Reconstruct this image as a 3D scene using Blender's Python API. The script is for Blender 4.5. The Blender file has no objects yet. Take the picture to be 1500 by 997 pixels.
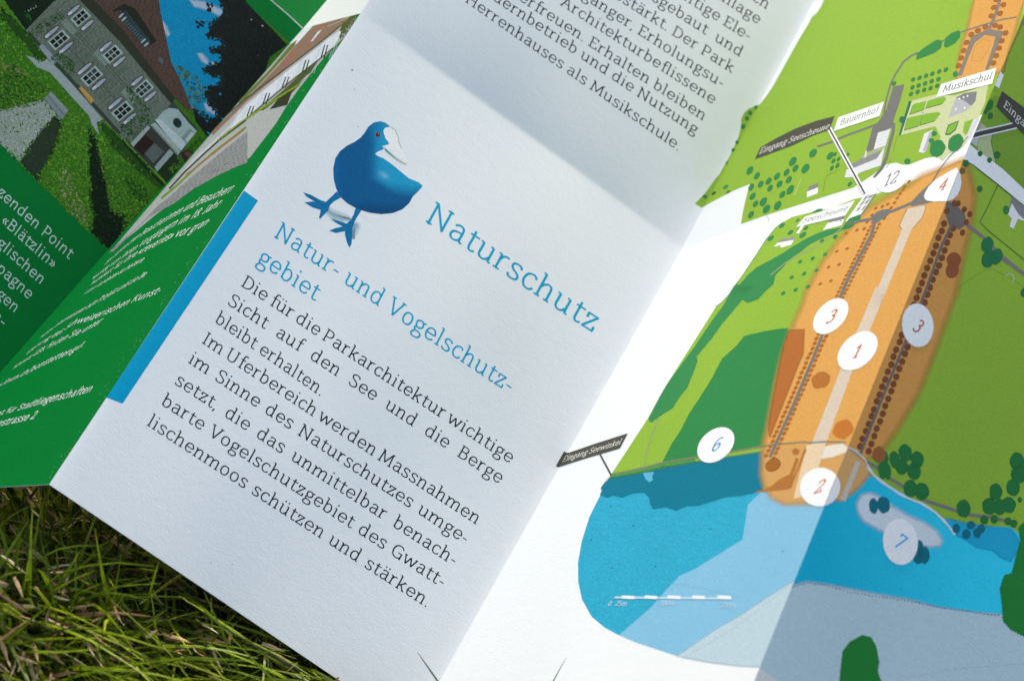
import bpy, math, random
import numpy as np
from mathutils import Vector, Matrix
from mathutils.geometry import tessellate_polygon
from mathutils.bvhtree import BVHTree

random.seed(7)
rng = np.random.default_rng(7)
scene = bpy.context.scene
COL = scene.collection

# ------------------------------------------------------------------ frame of reference
# Leaflet nodes are image pixels with estimated depths, in the camera's frame (x right, y down, z away, millimetres);
# everything is then moved into a level world (z up, metres) whose origin lies under the leaflet.
F = 2600.0
CX, CY = 750.0, 498.5
def from_pixel(px, py, z):  # image pixel and estimated depth to camera coordinates
    return np.array([(px - CX) * z / F, (py - CY) * z / F, z])
NODE = {
    ('a', 0): from_pixel(438, -783, 519.2), ('a', 1): from_pixel(-9, -397, 435.9), ('a', 2): from_pixel(-690, 205, 369.5),
    ('ab', 0): from_pixel(770, -345, 551.3), ('ab', 1): from_pixel(444, 42, 468.7), ('ab', 2): from_pixel(-155, 720, 397.0),
    ('bc', 0): from_pixel(867, -493, 519.9), ('bc', 1): from_pixel(528, 20, 446.9), ('bc', 2): from_pixel(72, 709, 379.0),
    ('cd', 0): from_pixel(1274, -150, 541.0), ('cd', 1): from_pixel(1000, 363, 468.4), ('cd', 2): from_pixel(604, 1068, 396.9),
    ('de', 0): from_pixel(1674, -393, 471.2), ('de', 1): from_pixel(1412, 232, 397.0), ('de', 2): from_pixel(1067, 1091, 329.2),
    ('e', 0): from_pixel(2010, -58, 512.1), ('e', 1): from_pixel(1799, 546, 438.9), ('e', 2): from_pixel(1570, 1432, 371.8)}
LEAN = .34
UP = np.array([.223, -.39, -.886]) + np.array([-.35, -.85, .1]) * LEAN; UP /= np.linalg.norm(UP)
XA = np.array([.868, .495, 0.0]); XA -= UP * (XA @ UP); XA /= np.linalg.norm(XA)
YA = np.cross(UP, XA)
ROT = np.stack([XA, YA, UP])
ORG = 0.25 * (NODE['ab', 1] + NODE['ab', 2] + NODE['cd', 1] + NODE['cd', 2])
def world(p):
    return (np.asarray(p) - ORG) @ ROT.T / 1000.0
def wdir(d):
    return ROT @ np.asarray(d, float)

# ------------------------------------------------------------------ camera
cd = bpy.data.cameras.new("camera")
cam = bpy.data.objects.new("camera", cd); COL.objects.link(cam)
r, u, b = wdir((1, 0, 0)), wdir((0, -1, 0)), wdir((0, 0, -1))
M = Matrix(((r[0], u[0], b[0], 0), (r[1], u[1], b[1], 0), (r[2], u[2], b[2], 0), (0, 0, 0, 1)))
M.translation = Vector(world((0, 0, 0)))
cam.matrix_world = M
cd.sensor_width = 36.0
cd.lens = 36.0 * F / 1500.0
cd.clip_start = 0.01; cd.clip_end = 200.0
cd.dof.use_dof = True
cd.dof.focus_distance = 0.420
cd.dof.aperture_fstop = 22.0
scene.camera = cam

# ------------------------------------------------------------------ daylight
SUN_TURN, SUN_LIFT = 70, (0, 0, 0.02)
ALONG = np.array([.51, -.73, .45]); ACROSS = np.array([-.77, -.56, -.31])      # along the folds / square to them
SUN = wdir(ALONG * math.sin(math.radians(SUN_TURN)) + ACROSS * math.cos(math.radians(SUN_TURN))) + np.array(SUN_LIFT); SUN /= np.linalg.norm(SUN)
elev = math.asin(SUN[2]); azim = math.atan2(SUN[0], SUN[1])
wd = bpy.data.worlds.new("World"); scene.world = wd; wd.use_nodes = True
nt = wd.node_tree
sky = nt.nodes.new('ShaderNodeTexSky'); sky.sky_type = 'NISHITA'; sky.sun_disc = False
sky.sun_elevation = elev; sky.sun_rotation = azim
sky.air_density = 1.0; sky.dust_density = 3.5; sky.ozone_density = 0.0
bg = nt.nodes['Background']; bg.inputs['Strength'].default_value = 0.15
nt.links.new(sky.outputs[0], bg.inputs['Color'])
sl = bpy.data.lights.new("sun", 'SUN'); sl.energy = 2.0; sl.angle = math.radians(0.53); sl.color = (1.0, .97, .93)
so = bpy.data.objects.new("sun", sl); COL.objects.link(so)
so.rotation_euler = Vector(SUN).to_track_quat('Z', 'Y').to_euler()
so.location = Vector(SUN) * 3
scene.view_settings.view_transform = 'Standard'; scene.view_settings.look = 'None'
scene.view_settings.exposure = 0.85; scene.view_settings.gamma = 1.0

# ------------------------------------------------------------------ materials
def lin(c):
    c = np.asarray(c, float) / 255.0
    return np.where(c <= .04045, c / 12.92, ((c + .055) / 1.055) ** 2.4)

def new_mat(name):
    m = bpy.data.materials.new(name); m.use_nodes = True
    n = m.node_tree.nodes; l = m.node_tree.links
    return m, n, l, n['Principled BSDF']

def paper_surface(n, l, bs, bump):
    tc = n.new('ShaderNodeTexCoord')
    f1 = n.new('ShaderNodeTexNoise'); f1.inputs['Scale'].default_value = 2300; f1.inputs['Detail'].default_value = 3
    f2 = n.new('ShaderNodeTexNoise'); f2.inputs['Scale'].default_value = 420; f2.inputs['Detail'].default_value = 2
    l.new(tc.outputs['Object'], f1.inputs['Vector']); l.new(tc.outputs['Object'], f2.inputs['Vector'])
    ad = n.new('ShaderNodeMath'); ad.operation = 'ADD'
    l.new(f1.outputs['Fac'], ad.inputs[0]); l.new(f2.outputs['Fac'], ad.inputs[1])
    bp = n.new('ShaderNodeBump'); bp.inputs['Strength'].default_value = bump; bp.inputs['Distance'].default_value = 7e-5
    l.new(ad.outputs[0], bp.inputs['Height']); l.new(bp.outputs[0], bs.inputs['Normal'])
    return tc, f1

def make_paper():
    m, n, l, bs = new_mat("paper")
    tc, f1 = paper_surface(n, l, bs, 0.45)
    mx = n.new('ShaderNodeMix'); mx.data_type = 'RGBA'
    mx.inputs['A'].default_value = (.775, .805, .80, 1); mx.inputs['B'].default_value = (.83, .865, .86, 1)
    l.new(f1.outputs['Fac'], mx.inputs['Factor']); l.new(mx.outputs['Result'], bs.inputs['Base Color'])
    bs.inputs['Roughness'].default_value = .6; bs.inputs['Specular IOR Level'].default_value = .25
    return m

def make_ink(name, soft=False, rough=.5, grain=.16):
    m, n, l, bs = new_mat(name)
    tc, f1 = paper_surface(n, l, bs, 0.35)
    at = n.new('ShaderNodeAttribute'); at.attribute_name = 'ink'
    g = n.new('ShaderNodeTexNoise'); g.inputs['Scale'].default_value = 4200; g.inputs['Detail'].default_value = 2
    l.new(tc.outputs['Object'], g.inputs['Vector'])
    mr = n.new('ShaderNodeMapRange'); mr.inputs['From Min'].default_value = .3; mr.inputs['From Max'].default_value = .7
    mr.inputs['To Min'].default_value = 1 - grain; mr.inputs['To Max'].default_value = 1 + grain
    l.new(g.outputs['Fac'], mr.inputs['Value'])
    mu = n.new('ShaderNodeMix'); mu.data_type = 'RGBA'; mu.blend_type = 'MULTIPLY'; mu.inputs['Factor'].default_value = 1
    l.new(at.outputs['Color'], mu.inputs['A']); l.new(mr.outputs['Result'], mu.inputs['B'])
    l.new(mu.outputs['Result'], bs.inputs['Base Color'])
    bs.inputs['Roughness'].default_value = rough; bs.inputs['Specular IOR Level'].default_value = .07
    if soft:
        tr = n.new('ShaderNodeBsdfTransparent'); ms = n.new('ShaderNodeMixShader')
        l.new(at.outputs['Alpha'], ms.inputs['Fac']); l.new(tr.outputs[0], ms.inputs[1]); l.new(bs.outputs[0], ms.inputs[2])
        l.new(ms.outputs[0], n['Material Output'].inputs['Surface'])
    return m

PAPER = make_paper()
INK = make_ink("printed_ink")
INK_SOFT = make_ink("printed_wash", soft=True)
PHOTO_INK = make_ink("printed_photo", grain=.3)

# ------------------------------------------------------------------ objects
def tag(o, label=None, cat=None, group=None, kind=None):
    for k, v in (('label', label), ('category', cat), ('group', group), ('kind', kind)):
        if v: o[k] = v
    return o
def link(name, me, parent=None):
    o = bpy.data.objects.new(name, me); COL.objects.link(o)
    if parent: o.parent = parent
    return o

leaflet = bpy.data.objects.new("folded_leaflet", None); COL.objects.link(leaflet)
leaflet.empty_display_size = .05
tag(leaflet, "folded paper leaflet with map, text and garden photo lying zigzag on the lawn", "leaflet")

# ------------------------------------------------------------------ the folded sheet
COLS = ['a', 'ab', 'bc', 'cd', 'de', 'e']
PAN = {'A': 0, 'B': 1, 'C': 2, 'D': 3, 'E': 4}
KINK = [1.2, .6, .9, 1.5, .6, 1.2]         # how far the cross fold sinks at each column, mm
BUMP = [1.0, .3, 2.6, 1.0, 1.0]            # extra sinking half way along it
RIDGE = [0, -.08, .4, -.6, .1, -.3]      # rounding of the long folds, mm
WIDTH = [105, 40, 102, 90, 98]
def dent(p, u, v):
    """small sag of the sheet along the viewing line, mm: cross fold, long folds, waviness"""
    k = KINK[p] * (1 - u) + KINK[p + 1] * u + BUMP[p] * 4 * u * (1 - u)
    y = v * 148.5
    L = np.where(y < 0, 26.0, 42.0)
    s = np.sqrt(y * y + .36) - .6
    d = k * np.exp(-s / L)
    x = u * WIDTH[p]
    d = d + RIDGE[p] * np.exp(-x / 1.6) + RIDGE[p + 1] * np.exp(-(WIDTH[p] - x) / 1.6)
    e = np.sin(np.pi * u)
    d = d + e * (.5 * np.sin(3.1 * v + 2.0 * u + p) + .25 * np.sin(9 * u + 5 * v + 2 * p) + .12 * np.sin(17 * u - 13 * v + p))
    return d
def cell_nodes(p, row):
    l, r = COLS[p], COLS[p + 1]
    if row == 0: return NODE[l, 0], NODE[r, 0], NODE[l, 1], NODE[r, 1]   # t from 0 (top) to 1 (cross fold)
    return NODE[l, 1], NODE[r, 1], NODE[l, 2], NODE[r, 2]
def surf_flat(p, row, u, t):
    a, b, c, d = cell_nodes(p, row)
    u = u[:, None]; t = t[:, None]
    return (a * (1 - u) + b * u) * (1 - t) + (c * (1 - u) + d * u) * t
def surf(p, row, u, t):
    P = surf_flat(p, row, u, t)
    v = t - 1 if row == 0 else t
    dl = dent(p, u, v)
    return P * (1 + dl / np.linalg.norm(P, axis=1))[:, None]
def surf_n(p, row, u, t):
    h = 1e-3
    du = surf(p, row, u + h, t) - surf(p, row, u - h, t)
    dt = surf(p, row, u, t + h) - surf(p, row, u, t - h)
    n = np.cross(du, dt); n /= np.linalg.norm(n, axis=1)[:, None]
    return np.where(n[:, 2:3] > 0, -n, n)
def locate(p, row, q):
    """where on the panel the sight line through photo point q lands"""
    u = np.full(len(q), .5); t = np.full(len(q), .5)
    for _ in range(14):
        P = surf_flat(p, row, u, t); f = P[:, :2] / P[:, 2:] * F + (CX, CY) - q
        h = 1e-5
        P1 = surf_flat(p, row, u + h, t); P2 = surf_flat(p, row, u, t + h)
        ju = (P1[:, :2] / P1[:, 2:] * F + (CX, CY) - q - f) / h
        jt = (P2[:, :2] / P2[:, 2:] * F + (CX, CY) - q - f) / h
        det = ju[:, 0] * jt[:, 1] - ju[:, 1] * jt[:, 0]
        du = (f[:, 0] * jt[:, 1] - f[:, 1] * jt[:, 0]) / det
        dt = (ju[:, 0] * f[:, 1] - ju[:, 1] * f[:, 0]) / det
        u = np.clip(u - np.clip(du, -.5, .5), -1, 2); t = np.clip(t - np.clip(dt, -.5, .5), -1, 2)
    return u, t
def px_node(k):
    P = NODE[k]; return P[:2] / P[2] * F + (CX, CY)
def cell_quad(p, row):
    l, r = COLS[p], COLS[p + 1]
    return [px_node((l, row)), px_node((r, row)), px_node((r, row + 1)), px_node((l, row + 1))]

def spaced(n, edges=2.2):
    s = np.linspace(-1, 1, n); w = np.sign(s) * (1 - (1 - np.abs(s)) ** edges)
    return (w + 1) / 2

def set_normals(me, nrm):
    for p_ in me.polygons: p_.use_smooth = True
    me.normals_split_custom_set_from_vertices([tuple(x) for x in nrm])

THICK = .22
def build_panel(name, key, label=None):
    p = PAN[key]
    us = spaced(90, 2.4)
    t0 = 1 - (1 - np.linspace(0, 1, 70)) ** 1.0; t0 = np.sin(t0 * np.pi / 2)       # dense towards the cross fold
    t1 = 1 - np.cos(np.linspace(0, 1, 90) * np.pi / 2)
    rows = [(0, t) for t in t0] + [(1, t) for t in t1[1:]]
    P = []; N = []
    for rw, t in rows:
        T = np.full(len(us), t); P.append(surf(p, rw, us, T)); N.append(surf_n(p, rw, us, T))
    P = np.array(P); N = np.array(N); nr, nc = P.shape[:2]
    back = P - N * THICK
    V = np.concatenate([P.reshape(-1, 3), back.reshape(-1, 3)])
    fs = []; off = nr * nc
    ix = lambda i, j: i * nc + j
    for i in range(nr - 1):
        for j in range(nc - 1):
            q = (ix(i, j), ix(i + 1, j), ix(i + 1, j + 1), ix(i, j + 1))
            fs.append(q); fs.append(tuple(off + k for k in reversed(q)))
    for j in range(nc - 1):
        fs.append((ix(0, j + 1), off + ix(0, j + 1), off + ix(0, j), ix(0, j)))
        fs.append((ix(nr - 1, j), off + ix(nr - 1, j), off + ix(nr - 1, j + 1), ix(nr - 1, j + 1)))
    for i in range(nr - 1):
        if key == 'A': fs.append((ix(i, 0), off + ix(i, 0), off + ix(i + 1, 0), ix(i + 1, 0)))
        if key == 'E': fs.append((ix(i + 1, nc - 1), off + ix(i + 1, nc - 1), off + ix(i, nc - 1), ix(i, nc - 1)))
    me = bpy.data.meshes.new(name)
    me.from_pydata([tuple(x) for x in world(V)], [], fs)
    nw = N.reshape(-1, 3) @ ROT.T
    # smooth on the two faces, crisp at the cut edge
    for pl in me.polygons: pl.use_smooth = True
    lv = np.zeros(len(me.loops), dtype=np.int32); me.loops.foreach_get('vertex_index', lv)
    allN = np.concatenate([nw, -nw])[lv]
    nface = 2 * (nr - 1) * (nc - 1)
    for pl in list(me.polygons)[nface:]:
        for li in pl.loop_indices: allN[li] = pl.normal
    me.normals_split_custom_set([tuple(x) for x in allN])
    me.materials.append(PAPER)
    o = link(name, me, leaflet)
    if label: o['label'] = label
    return o, V, fs

SHEET = []
panels = {}
for key, name, lab in (('A', 'photo_panel', None), ('B', 'imprint_panel', None), ('C', 'text_panel', None),
                       ('D', 'map_panel', 'sunlit map panel'), ('E', 'map_panel', 'shaded map panel')):
    o, V, fs = build_panel(name, key, lab)
    panels[key] = o; SHEET.append((world(V), fs))

# ------------------------------------------------------------------ printing on the sheet
def subdiv(tri, L, out):
    st = [tri]
    L2 = L * L
    while st:
        a, b, c = st.pop()
        ab = (a[0]-b[0])**2 + (a[1]-b[1])**2; bc = (b[0]-c[0])**2 + (b[1]-c[1])**2; ca = (c[0]-a[0])**2 + (c[1]-a[1])**2
        m = max(ab, bc, ca)
        if m <= L2: out.append((a, b, c)); continue
        if m == ab:
            h = ((a[0]+b[0])/2, (a[1]+b[1])/2); st += [(a, h, c), (h, b, c)]
        elif m == bc:
            h = ((b[0]+c[0])/2, (b[1]+c[1])/2); st += [(a, b, h), (a, h, c)]
        else:
            h = ((c[0]+a[0])/2, (c[1]+a[1])/2); st += [(a, b, h), (h, b, c)]
def clip_convex(poly, quad):
    area = sum(quad[i][0]*quad[(i+1) % 4][1] - quad[(i+1) % 4][0]*quad[i][1] for i in range(4))
    sg = 1 if area > 0 else -1
    for i in range(4):
        a, b = quad[i], quad[(i + 1) % 4]
        ex, ey = b[0]-a[0], b[1]-a[1]
        out = []
        for k in range(len(poly)):
            P, Q = poly[k], poly[(k + 1) % len(poly)]
            dp = sg * (ex*(P[1]-a[1]) - ey*(P[0]-a[0])); dq = sg * (ex*(Q[1]-a[1]) - ey*(Q[0]-a[0]))
            if dp >= 0: out.append(P)
            if (dp >= 0) != (dq >= 0):
                s = dp / (dp - dq); out.append((P[0]+(Q[0]-P[0])*s, P[1]+(Q[1]-P[1])*s))
        poly = out
        if len(poly) < 3: return []
    return poly

QUADS = {(k, r): cell_quad(PAN[k], r) for k in 'ABCDE' for r in (0, 1)}
class Print:
    """one printed element: flat shapes traced on one panel, laid a few microns over the paper"""
    def __init__(s, key, name, base=10.0, step=4.0, mat=None, L=8.0):
        s.key, s.name, s.base, s.step, s.L = key, name, base, step, L
        s.V = []; s.C = []; s.O = []; s.T = []; s.M = []; s.cell = []
        s.mat = mat or INK; s.n = 0
    def _tri(s, cell, tri, col, layer, soft):
        k = len(s.V)
        for q in tri:
            s.V.append(q); s.C.append(col(q) if callable(col) else col); s.O.append(layer); s.cell.append(cell)
        s.T.append((k, k + 1, k + 2)); s.M.append(1 if soft else 0)
    def poly(s, pts, col, layer=0, soft=False, L=None):
        tris = tessellate_polygon([[Vector((x, y, 0)) for x, y in pts]])
        for t in tris: s.tri([tuple(map(float, pts[i])) for i in t], col, layer, soft, L)
    def tri(s, tri, col, layer=0, soft=False, L=None):
        L = L or s.L
        xs = [q[0] for q in tri]; ys = [q[1] for q in tri]
        if max(xs) < -60 or min(xs) > 1560 or max(ys) < -60 or min(ys) > 1060: return
        for r in (0, 1):
            c = clip_convex(tri, QUADS[s.key, r])
            for i in range(1, len(c) - 1):
                out = []; subdiv((tuple(c[0]), tuple(c[i]), tuple(c[i + 1])), L, out)
                for t in out: s._tri(r, t, col, layer, soft)
    def strip(s, left, right, cols, layer=0, soft=False):
        """cols: one colour per cross section, or (left colours, right colours)"""
        for i in range(len(left) - 1):
            a, b, c, d = left[i], right[i], right[i + 1], left[i + 1]
            s.tri([a, b, c], cols, layer, soft); s.tri([a, c, d], cols, layer, soft)
    def line(s, pts, w, col, layer=0, closed=False):
        pts = [np.array(p, float) for p in pts]
        if closed: pts = pts + [pts[0]]
        for lf, rt in [outline(pts, w)]:
            s.strip(lf, rt, col, layer)
    def ell(s, cx, cy, rx, ry, rot, col, layer=0, n=22, edge=None, ew=1.4, wob=0.0):
        def ring(k):
            ph = random.random() * 6; out = []
            for i in range(n):
                a = 2 * math.pi * i / n; w = 1 + wob * math.sin(5 * a + ph) * .6 + wob * random.uniform(-1, 1)
                x, y = (rx + k) * w * math.cos(a), (ry + k) * w * math.sin(a)
                cr, sr = math.cos(rot), math.sin(rot)
                out.append((cx + x * cr - y * sr, cy + x * sr + y * cr))
            return out
        if edge is not None: s.poly(ring(0), edge, layer); s.poly(ring(-ew), col, layer + 1)
        else: s.poly(ring(0), col, layer)
    def soft_poly(s, pts, w, col, layer=0, alpha=1.0):
        """a wash whose outer rim of width w fades out"""
        P = np.array(pts, float); n = len(P)
        area = np.sum(P[:, 0] * np.roll(P[:, 1], -1) - np.roll(P[:, 0], -1) * P[:, 1]); sg = 1 if area > 0 else -1
        d = np.roll(P, -1, 0) - np.roll(P, 1, 0); d /= np.linalg.norm(d, axis=1)[:, None] + 1e-9
        out = np.stack([d[:, 1], -d[:, 0]], 1) * sg
        inn = P - out * w * .5; ou = P + out * w * .5
        c1 = tuple(col[:3]) + (alpha,); c0 = tuple(col[:3]) + (0.0,)
        s.poly([tuple(x) for x in inn], c1, layer, True)
        for i in range(n):
            j = (i + 1) % n
            a, b, c, e = tuple(inn[i]), tuple(inn[j]), tuple(ou[j]), tuple(ou[i])
            I, J, K, E_ = a, b, c, e
            def fn(q, A=np.array(a), B=np.array(b), E0=np.array(e), C0=np.array(c)):
                q = np.array(q); di = seg_d(q, A, B); do = seg_d(q, E0, C0)
                return c1[:3] + (alpha * do / (di + do + 1e-9),)
            s.tri([a, b, c], fn, layer, True); s.tri([a, c, e], fn, layer, True)
    def build(s, label=None):
        if not s.T: return None
        p = PAN[s.key]
        V = np.array(s.V, float); cell = np.array(s.cell); O = np.array(s.O, float)
        W = np.zeros((len(V), 3)); N = np.zeros((len(V), 3))
        for r in (0, 1):
            m = cell == r
            if m.any():
                u, t = locate(p, r, V[m]); u = np.clip(u, 0, 1); t = np.clip(t, 0, 1)
                N[m] = surf_n(p, r, u, t)
                W[m] = surf(p, r, u, t) + N[m] * ((s.base + s.step * O[m]) / 1000.0)[:, None]
        me = bpy.data.meshes.new(s.name)
        A, B, C = W[0::3], W[1::3], W[2::3]
        nn = np.cross(B - A, C - A); ok = np.linalg.norm(nn, axis=1) > 1e-9
        T = np.array(s.T); flip = np.sum(nn * N[0::3], axis=1) < 0
        T[flip] = T[flip][:, ::-1]
        me.from_pydata([tuple(x) for x in world(W)], [], [tuple(int(i) for i in t) for t in T])
        at = me.attributes.new('ink', 'FLOAT_COLOR', 'POINT')
        cols = np.array([tuple(c) + (1.0,) * (4 - len(c)) for c in s.C], float)
        at.data.foreach_set('color', cols.ravel())
        me.materials.append(s.mat)
        if any(s.M):
            me.materials.append(INK_SOFT); me.polygons.foreach_set('material_index', s.M)
        set_normals(me, N @ ROT.T)
        o = link(s.name, me, panels[s.key])
        if label: o['label'] = label
        return o
def seg_d(q, a, b):
    ab = b - a; t = max(0, min(1, float((q - a) @ ab) / (float(ab @ ab) + 1e-9))); return float(np.linalg.norm(q - a - ab * t))
def outline(pts, w):
    n = len(pts); L = []; R = []
    for i in range(n):
        a = pts[max(0, i - 1)]; b = pts[min(n - 1, i + 1)]
        d = b - a; d = d / (np.linalg.norm(d) + 1e-9); nv = np.array([d[1], -d[0]])
        ww = w(i / (n - 1)) if callable(w) else w
        L.append(tuple(pts[i] + nv * ww / 2)); R.append(tuple(pts[i] - nv * ww / 2))
    return L, R

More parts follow.
